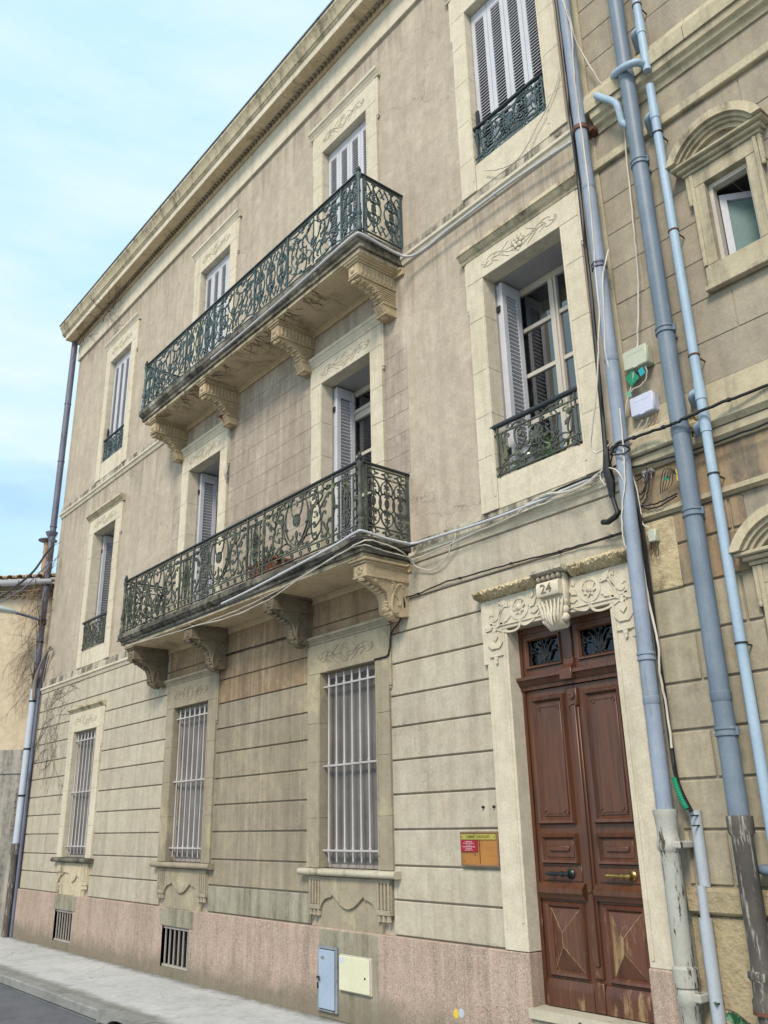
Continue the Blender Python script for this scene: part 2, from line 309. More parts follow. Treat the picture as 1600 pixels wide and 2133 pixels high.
# ------------------------------------------------------------------ mesh building
ORG = {}
class MB:
    def __init__(s): s.v = []; s.f = []
    def add(s, vs, fs):
        n = len(s.v); s.v += [tuple(p) for p in vs]; s.f += [tuple(i+n for i in f) for f in fs]; return s
    def box(s, x0, x1, y0, y1, z0, z1, b=0.0):
        if x0 > x1: x0, x1 = x1, x0
        if y0 > y1: y0, y1 = y1, y0
        if z0 > z1: z0, z1 = z1, z0
        if b <= 0:
            return s.add([(x, y, z) for x in (x0, x1) for y in (y0, y1) for z in (z0, z1)],
                  [(0, 1, 3, 2), (4, 6, 7, 5), (0, 4, 5, 1), (2, 3, 7, 6), (0, 2, 6, 4), (1, 5, 7, 3)])
        b = min(b, .45*(x1-x0), .45*(y1-y0), .45*(z1-z0))
        X = (x0, x1); Y = (y0, y1); Z = (z0, z1); V = []; idx = {}
        for i in (0, 1):
            for j in (0, 1):
                for k in (0, 1):
                    sx, sy, sz = 1-2*i, 1-2*j, 1-2*k
                    idx[(i, j, k, 0)] = len(V); V.append((X[i], Y[j]+sy*b, Z[k]+sz*b))
                    idx[(i, j, k, 1)] = len(V); V.append((X[i]+sx*b, Y[j], Z[k]+sz*b))
                    idx[(i, j, k, 2)] = len(V); V.append((X[i]+sx*b, Y[j]+sy*b, Z[k]))
        F = []
        q = ((0, 0), (0, 1), (1, 1), (1, 0))
        for i in (0, 1):
            F.append(tuple(idx[(i, a, c, 0)] for a, c in q)); F.append(tuple(idx[(a, i, c, 1)] for a, c in q)); F.append(tuple(idx[(a, c, i, 2)] for a, c in q))
        for a, c in q:
            F.append((idx[(a, c, 0, 0)], idx[(a, c, 1, 0)], idx[(a, c, 1, 1)], idx[(a, c, 0, 1)]))
            F.append((idx[(a, 0, c, 0)], idx[(a, 1, c, 0)], idx[(a, 1, c, 2)], idx[(a, 0, c, 2)]))
            F.append((idx[(0, a, c, 1)], idx[(1, a, c, 1)], idx[(1, a, c, 2)], idx[(0, a, c, 2)]))
        for i in (0, 1):
            for j in (0, 1):
                for k in (0, 1): F.append(tuple(idx[(i, j, k, e)] for e in (0, 1, 2)))
        return s.add(V, F)
    def prism(s, poly, axis, a0, a1):
        n = len(poly)
        def P(p, a): return (a, p[0], p[1]) if axis == 'x' else ((p[0], a, p[1]) if axis == 'y' else (p[0], p[1], a))
        V = [P(p, a0) for p in poly]+[P(p, a1) for p in poly]
        F = [tuple(range(n)), tuple(range(2*n-1, n-1, -1))]+[(i, (i+1) % n, n+(i+1) % n, n+i) for i in range(n)]
        return s.add(V, F)
    def tube(s, pts, r, n=6, caps=True, flat=1.0):
        pts = [Vector(p) for p in pts]
        q = [pts[0]]
        for p in pts[1:]:
            if (p-q[-1]).length > 1e-5: q.append(p)
        pts = q
        if len(pts) < 2: return s
        R = r if isinstance(r, (list, tuple)) else [r]*len(pts)
        if len(R) != len(pts): R = [R[min(i, len(R)-1)] for i in range(len(pts))]
        V = []; up = None
        for i, p in enumerate(pts):
            t = (pts[min(i+1, len(pts)-1)]-pts[max(i-1, 0)])
            if t.length < 1e-9: t = Vector((0, 0, 1))
            t.normalize()
            if up is None:
                up = Vector((0, 1, 0)) if abs(t.y) < .9 else Vector((1, 0, 0))
            a = up-t*up.dot(t)
            if a.length < 1e-4: a = Vector((0.3, .5, .8)).cross(t)
            a.normalize(); up = a; b = t.cross(a)
            for k in range(n):
                th = 2*PI*(k+.5)/n
                V.append(p+a*(math.cos(th)*R[i]*flat)+b*(math.sin(th)*R[i]))
        F = []
        for i in range(len(pts)-1):
            for k in range(n):
                F.append((i*n+k, i*n+(k+1) % n, (i+1)*n+(k+1) % n, (i+1)*n+k))
        if caps: F += [tuple(range(n-1, -1, -1)), tuple((len(pts)-1)*n+k for k in range(n))]
        return s.add(V, F)
    def lathe(s, c, prof, n=12, axis='z'):
        V = []; F = []; m = len(prof)
        for r, h in prof:
            for k in range(n):
                a = 2*PI*k/n; x, y = r*math.cos(a), r*math.sin(a)
                V.append((c[0]+x, c[1]+y, c[2]+h) if axis == 'z' else ((c[0]+x, c[1]+h, c[2]+y) if axis == 'y' else (c[0]+h, c[1]+x, c[2]+y)))
        for i in range(m-1):
            for k in range(n): F.append((i*n+k, i*n+(k+1) % n, (i+1)*n+(k+1) % n, (i+1)*n+k))
        F += [tuple(range(n)), tuple((m-1)*n+k for k in range(n-1, -1, -1))]
        return s.add(V, F)
    def ball(s, c, r, nu=8, nv=5):
        rx, ry, rz = r if isinstance(r, (tuple, list)) else (r, r, r)
        V = [(c[0], c[1], c[2]-rz)]
        for j in range(1, nv):
            th = PI*j/nv-PI/2
            for k in range(nu): V.append((c[0]+rx*math.cos(th)*math.cos(2*PI*k/nu), c[1]+ry*math.cos(th)*math.sin(2*PI*k/nu), c[2]+rz*math.sin(th)))
        V.append((c[0], c[1], c[2]+rz)); F = []; L = len(V)-1
        for k in range(nu):
            F.append((0, 1+(k+1) % nu, 1+k)); F.append((L, L-nu+k, L-nu+(k+1) % nu))
        for j in range(nv-2):
            for k in range(nu): F.append((1+j*nu+k, 1+j*nu+(k+1) % nu, 1+(j+1)*nu+(k+1) % nu, 1+(j+1)*nu+k))
        return s.add(V, F)
    def build(s, name, mat, parent=None, smooth=None, **props):
        if not s.v: return None
        xs, ys, zs = zip(*s.v)
        o0 = Vector(((min(xs)+max(xs))/2, (min(ys)+max(ys))/2, min(zs)))
        me = bpy.data.meshes.new(name)
        me.from_pydata([(x-o0.x, y-o0.y, z-o0.z) for x, y, z in s.v], [], s.f)
        bm = bmesh.new(); bm.from_mesh(me); bmesh.ops.recalc_face_normals(bm, faces=bm.faces); bm.to_mesh(me); bm.free()
        if smooth:
            me.polygons.foreach_set('use_smooth', [True]*len(me.polygons)); me.set_sharp_from_angle(angle=math.radians(smooth))
        me.materials.append(MATS[mat]); me.update()
        o = bpy.data.objects.new(name, me); COL.objects.link(o)
        ORG[o.name] = o0
        if parent is not None:
            o.parent = parent; o.location = o0-ORG[parent.name]
        else: o.location = o0
        for k, v in props.items(): o[k] = v
        return o
def thing(name, label, cat, loc=(0, 0, 0), group=None):
    o = bpy.data.objects.new(name, None); COL.objects.link(o); o.location = loc; o.empty_display_size = .2
    ORG[o.name] = Vector(loc); o['label'] = label; o['category'] = cat
    if group: o['group'] = group
    return o
def part(name, parent, loc):
    o = bpy.data.objects.new(name, None); COL.objects.link(o); o.parent = parent; o.location = Vector(loc)-ORG[parent.name]; ORG[o.name] = Vector(loc); return o
def tag(o, label, cat, group=None):
    o['label'] = label; o['category'] = cat
    if group: o['group'] = group
    return o
def copy_piece(o, parent, pos):
    c = o.copy(); COL.objects.link(c); c.parent = parent; c.location = Vector(pos)-ORG[parent.name]; ORG[c.name] = Vector(pos); return c
def smooth_pts(P, sub=6):
    P = [Vector(p) for p in P]; out = []
    for i in range(len(P)-1):
        p0 = P[max(i-1, 0)]; p1 = P[i]; p2 = P[i+1]; p3 = P[min(i+2, len(P)-1)]
        for k in range(sub):
            t = k/sub
            out.append(.5*((2*p1)+(p2-p0)*t+(2*p0-5*p1+4*p2-p3)*t*t+(3*p1-p0-3*p2+p3)*t**3))
    out.append(P[-1]); return out
def text_mesh(body, size, mat, parent, loc, name, extr=.0015, sx=1.0, align='CENTER'):
    cu = bpy.data.curves.new(name, 'FONT'); cu.body = body; cu.size = size; cu.extrude = extr; cu.align_x = align; cu.align_y = 'CENTER'
    cu.resolution_u = 2
    t = bpy.data.objects.new('tmp', cu); COL.objects.link(t)
    bpy.context.view_layer.update()
    me = bpy.data.meshes.new_from_object(t.evaluated_get(bpy.context.evaluated_depsgraph_get()))
    bpy.data.objects.remove(t)
    me.transform(Matrix(((sx, 0, 0, 0), (0, 0, -1, 0), (0, 1, 0, 0), (0, 0, 0, 1))))
    me.materials.clear(); me.materials.append(MATS[mat]); me.name = name
    o = bpy.data.objects.new(name, me); COL.objects.link(o); ORG[o.name] = Vector(loc)
    o.parent = parent; o.location = Vector(loc)-ORG[parent.name]; return o
def wall_grid(mb, x0, x1, z0, z1, y, holes):
    xs = sorted({x0, x1}|{v for h in holes for v in h[:2] if x0 < v < x1}); zs = sorted({z0, z1}|{v for h in holes for v in h[2:] if z0 < v < z1})
    for i in range(len(xs)-1):
        for k in range(len(zs)-1):
            cx, cz = (xs[i]+xs[i+1])/2, (zs[k]+zs[k+1])/2
            if any(h[0] < cx < h[1] and h[2] < cz < h[3] for h in holes): continue
            mb.add([(xs[i], y, zs[k]), (xs[i+1], y, zs[k]), (xs[i+1], y, zs[k+1]), (xs[i], y, zs[k+1])], [(0, 1, 2, 3)])
# ------------------------------------------------------------------ ornamental curves (u along, v up)
def cs(A, B, sg=1, S=False, a=.7, b=20.0, n=30, pw=4):
    x = y = 0.0; th = 0.0; P = [(0.0, 0.0)]; ds = 2.0/n
    for i in range(n):
        sm = -1+(i+.5)*ds
        k = sg*(a+b*abs(sm)**pw)
        if S: k *= (1 if sm < 0 else -1)
        th += k*ds; x += math.cos(th)*ds; y += math.sin(th)*ds; P.append((x, y))
    a0 = complex(*P[0]); a1 = complex(*P[-1]); z = (complex(*B)-complex(*A))/(a1-a0)
    return [((complex(*p)-a0)*z+complex(*A)) for p in P]
def C(A, B, sg=1, S=False, **k): return [(z.real, z.imag) for z in cs(A, B, sg, S, **k)]
def arc(cx, cy, rx, ry, a0=0, a1=2*PI, n=14): return [(cx+rx*math.cos(a0+(a1-a0)*i/n), cy+ry*math.sin(a0+(a1-a0)*i/n)) for i in range(n+1)]
def sm2(P, sub=5): return [(p.x, p.y) for p in smooth_pts([(a, b, 0) for a, b in P], sub)]
def mir(curves, cx): return [[(2*cx-u, v) for u, v in c] for c in curves]
def leafpoly(u, v, ang, L, W):
    c, s_ = math.cos(ang), math.sin(ang)
    return [(u+c*a-s_*b, v+s_*a+c*b) for a, b in ((0, 0), (L*.35, W), (L*.7, W*.6), (L, 0), (L*.7, -W*.6), (L*.35, -W))]
def iron(mb, curves, leaves, O, U, r=.008, t=.006):
    O = Vector(O); U = Vector(U); N = U.cross(Vector((0, 0, 1)))
    for c in curves: mb.tube([O+U*u+Vector((0, 0, v)) for u, v in c], r, 4)
    for L in leaves:
        n = len(L); t_ = t*random.uniform(.75, 1.25); V = [O+U*u+Vector((0, 0, v))+N*t_ for u, v in L]+[O+U*u+Vector((0, 0, v))-N*t_ for u, v in L]
        mb.add(V, [tuple(range(n)), tuple(range(2*n-1, n-1, -1))]+[(i, (i+1) % n, n+(i+1) % n, n+i) for i in range(n)])
# ================================================================== GROUND
def struct(mb, name, mat, **k):
    o = mb.build(name, mat, None, **k); o['kind'] = 'structure'; return o
m = MB(); m.box(-300, 300, -300, 300, -.5, -.126); struct(m, 'ground', 'concrete')
m = MB(); m.box(-60, 20, -14, -4.95, -.4, 0.0); struct(m, 'far_pavement', 'concrete')
m = MB(); m.add([(-70, -4.96, -.120), (30, -4.96, -.120), (30, -1.30, -.120), (-70, -1.30, -.120)], [(0, 1, 2, 3)]); struct(m, 'road', 'asphalt')
m = MB(); m.box(-60, 20, -1.222, .3, -.4, 0.0); pav = struct(m, 'pavement', 'pavement_concrete')
kerb = MB().box(-60, 20, -1.36, -1.224, -.45, -.10); kerb = struct(kerb, 'kerb', 'kerb_stone')
x = -24.0
while x < 2:
    L = 0.98
    if -9.95 < x < -8.8:      # the stone with a drain mouth cut in its face
        mm = MB(); a = x+.25; b = x+.80
        poly = [(x+.006, -.098), (a, -.098)]+[(a+(b-a)*i/8, -.098+.062*math.sin(PI*i/8)**.6) for i in range(1, 8)]+[(b, -.098), (x+L-.006, -.098), (x+L-.006, .004), (x+.006, .004)]
        mm.prism(poly, 'y', -1.385, -1.226); mm.build('kerb_stone', 'kerb_stone', kerb)
        MB().box(a, b, -1.30, -1.23, -.097, -.03).build('drain_mouth', 'hole_black', kerb)
    else:
        MB().box(x+.006, x+L-.006, -1.385, -1.226, -.098, .004+random.uniform(-.004, .004), .012).build('kerb_stone', 'kerb_stone', kerb)
    x += L

# ================================================================== MAIN HOUSE
XL, XR = -16.38, -3.45
YW = .04                       # face of the rendered wall; window surrounds stand on y = 0
house = thing('town_house', 'three storey beige town house with two long wrought iron balconies and a double door', 'house', ((XL+XR)/2, 4, 0))
COLX = {'A': (-14.465, -13.50), 'B': (-10.85, -9.905), 'C': (-7.475, -6.545), 'D': (-4.785, -3.83)}
DOOR = (-4.79, -3.75)
G_B, G_T = 1.277, 3.185
F_B, F_T = 4.54, 6.645
S_B, S_T = 8.01, 10.12
C1, C2 = 4.25, 7.68
holes = []
for k in 'ABC': holes.append((COLX[k][0]-.05, COLX[k][1]+.05, G_B-.03, G_T+.05))
holes.append((DOOR[0]-.05, DOOR[1]+.05, .0, G_T+.05))
for k in 'ABCD':
    holes.append((COLX[k][0]-.10, COLX[k][1]+.10, (C1-.02 if k in 'BC' else F_B-.03), F_T+.06))
    holes.append((COLX[k][0]-.06, COLX[k][1]+.06, (C2-.02 if k in 'BC' else S_B-.03), S_T+.06))
CELL = [(-14.49, -13.76, .10, .535), (-10.80, -10.10, .10, .55)]
for c in CELL: holes.append((c[0]-.02, c[1]+.02, c[2]-.02, c[3]+.02))
m = MB()
wall_grid(m, XL, XR, 0, 4.1, YW+.016, holes)
wall_grid(m, XL, XR, 4.1, 11.5, YW, [h for h in holes if h[3] > 4.1])
m.add([(XL, YW, 4.1), (XR, YW, 4.1), (XR, YW+.016, 4.1), (XL, YW+.016, 4.1)], [(0, 1, 2, 3)])
m.add([(XL, YW, 0), (XL, 9, 0), (XL, 9, 11.6), (XL, YW, 11.6)], [(0, 1, 2, 3)])
m.add([(XL, 9, 0), (XR, 9, 0), (XR, 9, 11.6), (XL, 9, 11.6)], [(0, 1, 2, 3)])
m.build('wall', 'wall_render', house)
MB().prism([(-.35, 11.86), (9.2, 11.86), (9.2, 12.0), (4.5, 13.2), (-.30, 11.93)], 'x', XL-.15, XR).build('roof', 'roof_clay', house)

# ---- ground-floor courses: one block per course and pier, joints recessed
ZJ = [.755, 1.04, 1.32, 1.62, 1.92, 2.22, 2.52, 2.805, 3.11, 3.40, 3.70, 4.035]
piers = [(XL, COLX['A'][0]-.18, 'band_cream'), (COLX['A'][1]+.16, COLX['B'][0]-.18, 'band_cream'), (COLX['B'][1]+.16, COLX['C'][0]-.18, 'band_grimy'),
         (COLX['C'][1]+.18, DOOR[0]-.20, 'band_cream'), (DOOR[1]+.16, XR, 'band_cream')]
for zi in range(len(ZJ)-1):
    z0, z1 = ZJ[zi]+.0068, ZJ[zi+1]-.0068
    if zi < 9:
        for (a, b, mt) in piers:
            if zi == 8 and mt == 'band_grimy': mt = 'band_brown'
            if zi == 0 and mt == 'band_grimy': mt = 'plinth_patch'
            MB().box(a, b, YW-.012, YW+.04, z0, z1, .007).build('stone_band', mt, house)
    else:
        cuts = [(XL, -11.10, 'band_cream'), (-11.098, -6.20, 'band_brown'), (-6.198, XR, 'band_cream')]
        for (a, b, mt) in cuts: MB().box(a, b, YW-.012, YW+.04, z0, z1, .007).build('stone_band', mt, house)
# ---- plinth
segs = [(XL, CELL[0][0]), (CELL[0][1], CELL[1][0]), (CELL[1][1], DOOR[0])]
for a, b in segs: MB().box(a, b, -.004, YW+.06, -.02, .752, .006).build('plinth', 'plinth_granite', house)
MB().box(DOOR[0]-.05, DOOR[0]-.003, .05, .20, -.02, .750).build('plinth', 'plinth_granite', house)
MB().box(DOOR[1]-.012, -3.475, -.012, .20, -.02, .757, .012).build('plinth', 'plinth_granite', house)
for i, (a, b, z0, z1) in enumerate(CELL):
    MB().box(a-.06, b+.10, -.010, .2, z1, .745, .006).build('cellar_lintel', 'plinth_patch', house)
    MB().box(a+.004, b-.004, .0, .2, -.02, z0, .004).build('cellar_sill', 'plinth_patch', house)
    cw = MB(); cw.add([(a, .16, z0), (b, .16, z0), (b, .16, z1), (a, .16, z1)], [(0, 1, 2, 3)]); cw.box(a-.01, a, 0, .16, z0, z1); cw.box(b, b+.01, 0, .16, z0, z1)
    cw = cw.build('cellar_window', 'hole_black', house)
    n = 7 if i == 0 else 6
    for k in range(n):
        xx = a+.06+(b-a-.12)*k/(n-1)
        MB().box(xx-.009, xx+.009, .02, .035, z0+.01, z1-.005).build('bar', 'grille_old', cw)
    MB().box(a+.02, b-.02, .012, .045, z0+.005, z0+.03).build('crossbar', 'grille_old', cw); MB().box(a+.02, b-.02, .012, .045, z1-.03, z1-.006).build('crossbar', 'grille_old', cw)
MB().box(-7.46, -6.56, -.010, .03, .0, .742, .006).build('plinth_patch', 'plinth_patch', house)

# ---- string courses
def course(name, z1, z0, mat_top, mat_low, a, b):
    h = z1-z0
    p = MB(); p.prism([(YW+.02, z1+.012), (.018, z1), (.012, z0+h*.48), (YW+.02, z0+h*.48)], 'x', a, b)
    o = p.build(name, mat_top, house)
    q = MB(); q.prism([(YW+.02, z0+h*.475), (-.014, z0+h*.475), (-.014, z0+h*.32), (.004, z0+h*.26), (.020, z0+h*.05), (YW+.02, z0)], 'x', a, b)
    q.build('moulding', mat_low, o); return o
course('string_course', C1, 4.03, 'course_top', 'trim_cream', XL, -11.40)
course('string_course', C1, 4.03, 'course_top', 'trim_cream', -5.98, XR)
course('string_course', C2, 7.46, 'course_top', 'trim_cream', XL, -11.36)
course('string_course', C2, 7.46, 'course_top', 'trim_cream', -5.97, XR)

# ---- cornice
fr = MB().box(XL-.02, XR, .0, YW+.02, 11.03, 11.44, .004).build('frieze', 'trim_cream', house)
co = MB(); co.prism([(YW, 11.505), (-.262, 11.505), (-.262, 11.61), (-.275, 11.625), (YW, 11.625)], 'x', XL-.15, XR)
co = co.build('cornice', 'trim_cream', house)
MB().prism([(YW, 11.44), (-.02, 11.44), (-.05, 11.46), (-.055, 11.503), (YW, 11.503)], 'x', XL-.06, XR).build('bed_moulding', 'bracket_stone', co)
MB().prism([(YW, 11.627), (-.285, 11.627), (-.285, 11.645), (-.305, 11.66), (-.315, 11.70), (-.335, 11.76), (-.37, 11.81), (-.37, 11.855), (YW, 11.855)], 'x', XL-.26, XR).build('crown_moulding', 'trim_dirty', co, 30)
MB().box(XL-.28, XR, -.385, .1, 11.858, 11.885).build('roof_flashing', 'zinc_dark', co)
m = MB(); xx = XL+.02
while xx < XR:
    m.box(xx, xx+.042, -.105, -.056, 11.452, 11.50, .010); xx += .082
b_ = m.build('egg_moulding', 'bracket_grimy', co, 40); b_['kind'] = 'stuff'
# soffit slabs of the cornice
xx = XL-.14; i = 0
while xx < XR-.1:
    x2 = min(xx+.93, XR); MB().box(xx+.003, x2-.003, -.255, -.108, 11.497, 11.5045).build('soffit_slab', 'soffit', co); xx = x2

# ---- faint ashlar between the balcony doors and beside them (blocks stand 4 mm proud of the wall)
def ashlar(xa, xb, za, zb, rows, L, mat, y, parent, proud=.004, gap=.0026, skip=()):
    hz = (zb-za)/rows
    for r in range(rows):
        z0 = za+r*hz; off = (L/2 if r % 2 else 0); x0 = xa-off
        while x0 < xb:
            a, b = max(x0, xa)+gap, min(x0+L, xb)-gap
            if b-a > .03 and not any(a < s[1] and b > s[0] and z0+gap < s[3] and z0+hz-gap > s[2] for s in skip):
                MB().box(a, b, y-proud, y+.01, z0+gap, z0+hz-gap).build('ashlar_block', mat, parent)
            x0 += L
ashlar(COLX['B'][1]+.21, COLX['C'][0]-.21, 4.26, 7.36, 13, .50, 'wall_render_old', YW, house)
ashlar(COLX['C'][1]+.21, -5.96, 5.0, 6.68, 7, .50, 'wall_render_old', YW, house)
ashlar(COLX['B'][0]-.52, COLX['B'][0]-.21, 4.96, 6.4, 6, .50, 'wall_render_old', YW, house)

# ---- surrounds
def hood(x0, x1, z0, h, proj, mat, parent, name='hood', ret=.0):
    p = [(YW+.02, z0), (.0-.004, z0), (-.012, z0+h*.22), (-proj*.45, z0+h*.35), (-proj*.8, z0+h*.62), (-proj, z0+h*.66), (-proj, z0+h), (YW+.02, z0+h)]
    return MB().prism(p, 'x', x0, x1).build(name, mat, parent)
def surround(ox0, ox1, zb, zt, outl, outr, ztop, depth, mat, ear_z, ear=.03, sill=False):
    """stone window surround: jambs, lintel and ears, one mesh (a window part of the house)"""
    mb = MB()
    n_ = max(3, round((zt-zb)/.52)); zj = [zb+(zt-zb)*i/n_+(random.uniform(-.06, .06) if 0 < i < n_ else 0) for i in range(n_+1)]
    for z_a, z_b in zip(zj[:-1], zj[1:]):
        mb.box(outl, ox0, random.uniform(-.001, .001), depth, z_a+.0006, z_b-.0006, .0035); mb.box(ox1, outr, random.uniform(-.001, .001), depth, z_a+.0006, z_b-.0006, .0035)
    mb.box(outl, outr, -.001, depth, zt+.0005, ztop, .004)
    if ear_z:
        mb.box(outl-ear, outl+.02, .006, YW+.02, ear_z, ztop-.002, .004); mb.box(outr-.02, outr+ear, .006, YW+.02, ear_z, ztop-.002, .004)
        for xx in (outl-ear*.4, outr+ear*.4): mb.ball((xx, .02, ear_z-.018), (.014, .014, .02), 6, 4)
    # thin roll along the inner edge
    mb.box(ox0-.028, ox0-.008, -.007, .01, zb+.12, zt-.03, .003); mb.box(ox1+.008, ox1+.028, -.007, .01, zb+.12, zt-.03, .003)
    return mb
def carving(cx, cz, W, H, parent, mat, rosette=False, r=.0042):
    mb = MB(); O = (cx, -.003, cz); half = []
    half.append(C((.06*W, -.02*H), (.30*W, .05*H), 1, True)); half.append(C((.22*W, -.1*H), (.40*W, .06*H), -1))
    half.append([(.12*W, .38*H), (.26*W, 0), (.12*W, -.38*H)]); half.append([(.30*W, .22*H), (.36*W, -.02*H), (.27*W, -.24*H)])
    half.append(C((.36*W, -.05*H), (.48*W, .04*H), 1)); half.append([(.06*W, 0), (.34*W, .02*H)])
    cv = half+mir(half, 0)
    cv += [arc(0, 0, .09*W, .36*H), arc(0, 0, .055*W, .22*H)]
    lv = []
    for s_ in (1, -1):
        for a in (-.5, 0, .5): lv.append(leafpoly(s_*.42*W, .03*H, (0 if s_ > 0 else PI)+a, .06*W, .014*W))
    iron(mb, cv, lv, O, (1, 0, 0), r, .004)
    if rosette:
        for k in range(6): mb.ball((cx+.045*math.cos(k*PI/3), -.010, cz+.045*math.sin(k*PI/3)), (.027, .014, .027), 8, 4)
        mb.ball((cx, -.016, cz), (.020, .014, .020), 8, 4)
        for k in range(6): mb.ball((cx+.074*math.cos(k*PI/3+.5), -.003, cz+.080*math.sin(k*PI/3+.5)), (.020, .008, .020), 6, 4)
    mb.build('carved_relief', mat, parent, 50)

# ---- ground-floor windows
def gf_window(k, mat, hoodmat, fancy, lab=None):
    a, b = COLX[k]; c = (a+b)/2
    wmb = surround(a, b, G_B, G_T, a-.215, b+.205, 3.50, .16, mat, 2.915)
    win = wmb.build('window', mat, house)
    hood(a-.26, b+.25, 3.502, .078, .05, hoodmat, win)
    carving(c-.02, 3.345, .95, .25, win, mat)
    # dusty screen behind the bars, with its frame
    f = MB()
    for r in ((a, a+.02, G_B, G_T), (b-.02, b, G_B, G_T)): f.box(r[0], r[1], .125, .155, r[2], r[3])
    f.box(a+.0205, b-.0205, .125, .155, G_B, G_B+.03); f.box(a+.0205, b-.0205, .125, .155, G_T-.05, G_T)
    f.build('frame', 'grille_old', win)
    n = 24; sc = MB(); V = []; F = []
    for i in range(n+1):
        for j in range(13):
            V.append((a+.02+(b-a-.04)*i/n, .140+.010*math.sin(i*1.9)*(.3+.7*(1-j/12))+random.uniform(-.003, .003), G_B+.03+(G_T-G_B-.07)*j/12))
    for i in range(n):
        for j in range(12): F.append((i*13+j, (i+1)*13+j, (i+1)*13+j+1, i*13+j+1))
    sc.add(V, F); sc.build('fabric_screen', 'screen_mesh', win, 80)
    for i in range(7):
        xx = a+.085+(b-a-.14)*i/6; bar = MB()
        bar.lathe((xx, .062, G_B+.055), [(.008, 0), (.0095, .02), (.0095, .09), (.015, .10), (.015, .125), (.010, .135), (.010, .90), (.015, .91), (.015, .935), (.010, .945), (.010, 1.70), (.015, 1.71), (.015, 1.735), (.010, 1.745), (.010, 1.82), (.006, 1.835)], 8)
        bar.build('bar', 'grille_paint', win, 40)
    for zz in (1.435, 2.238, 3.04):
        MB().box(a-.03, b+.03, .050, .074, zz-.0095, zz+.0095, .003).build('crossbar', 'grille_paint', win)
    # sill and apron
    sm = 'lichen_stone' if not fancy else ('threshold_stone' if k == 'C' else mat)
    p = []
    for i in range(9):
        t = -PI/2+PI*i/8; p.append((-.035-.032*math.cos(t)*1.0, 1.242+.031*math.sin(t)))
    p = [(YW+.02, 1.211)]+[(q[0]+.0, q[1]) for q in p]+[(YW+.02, 1.274)]
    MB().prism(p, 'x', a-.29, b+.29).build('sill', sm, win, 40)
    ap = MB().box(a-.02, b+.02, .022, YW+.05, .748, 1.21)
    def br(x0, x1):
        w_ = x1-x0
        ap.box(x0, x1, .010, YW+.03, .905, 1.206, .004)
        for i in range(4): ap.box(x0+w_*(i/4)+.012*(1 if i else .6), x0+w_*((i+1)/4)-.010, -.012, .012, .95, 1.17, .005)
        ap.box(x0, x1, -.013, .012, 1.168, 1.207, .004); ap.box(x0, x1, -.013, .012, .907, .95, .004)
        for i in range(3): ap.lathe((x0+w_*(i+.5)/3, .012, .905), [(.026, 0), (.022, -.02), (.027, -.05), (.012, -.056)], 8)
    if fancy:
        br(a-.165, a+.03); br(b-.03, b+.165)
        x0, x1 = a+.03, b-.03; L = x1-x0
        low = [(x0, .925), (x0+.03*L, .965), (x0+.08*L, 1.0), (x0+.16*L, 1.02), (x0+.20*L, 1.022), (x0+.215*L, 1.045)]
        semi = [(x0+L*(.23+.54*i/12), 1.045-.115*math.sin(PI*i/12)) for i in range(1, 12)]
        ap.prism(low+semi+[(2*c-u, v) for u, v in reversed(low)]+[(x1, 1.20), (x0, 1.20)], 'y', -.004, .028)
    if k == 'A':
        br(b-.03, b+.165); x1 = b-.03
        right = [(c+.02, .935), (c+.10, .945), (c+.18, .985), (c+.22, 1.045), (c+.235, 1.02), (c+.30, 1.015), (c+.36, .99), (x1, .925)]
        ap.prism(right+[(x1, 1.20), (a-.12, 1.20), (a-.13, 1.10), (a-.05, 1.075), (c-.12, 1.06), (c-.04, 1.02)], 'y', -.002, .024)
        ap.prism([(a-.15, .93), (a-.08, .90), (a+.02, 1.0), (a+.16, 1.045), (a+.14, 1.065), (a-.02, 1.045), (a-.10, 1.0)], 'y', .004, .026)
        for _ in range(12): ap.ball((a+random.uniform(-.14, .02), .026, random.uniform(.78, 1.0)), (random.uniform(.02, .045), .012, random.uniform(.02, .05)), 6, 4)
    ap.build('apron', {'A': 'trim_dirty', 'B': 'trim_grimy', 'C': 'trim_grimy'}[k], win, 30)
    return win
gf_window('A', 'trim_cream', 'trim_dirty', False)
gf_window('B', 'trim_grimy', 'trim_grimy', True)
gf_window('C', 'trim_grimy', 'trim_grimy', True)

# ---- shutters
def leaf_frame(mb, fx, w_, z0, z1, th, st=.06):
    """stiles and rails of one shutter leaf; fx(u, d, z) maps leaf coordinates to the scene"""
    def bx(u0, u1, v0, v1):
        P = [fx(u, d, z) for u in (u0, u1) for d in (0, th) for z in (v0, v1)]
        mb.add(P, [(0, 1, 3, 2), (4, 6, 7, 5), (0, 4, 5, 1), (2, 3, 7, 6), (0, 2, 6, 4), (1, 5, 7, 3)])
    bx(0, st, z0, z1); bx(w_-st, w_, z0, z1); bx(st+.0005, w_-st-.0005, z0, z0+.13); bx(st+.0005, w_-st-.0005, z1-.13, z1)
def leaf_louvre(mb, fx, w_, z0, z1, th, st=.06, pitch=.044):
    z = z0+.135
    while z < z1-.15:
        P = [fx(u, d, zz) for u in (st, w_-st) for d, zz in ((.002, z), (th-.006, z+.022), (th-.006, z+.030), (.002, z+.008))]
        mb.add(P, [(0, 1, 2, 3), (7, 6, 5, 4), (0, 4, 5, 1), (1, 5, 6, 2), (2, 6, 7, 3), (3, 7, 4, 0)]); z += pitch

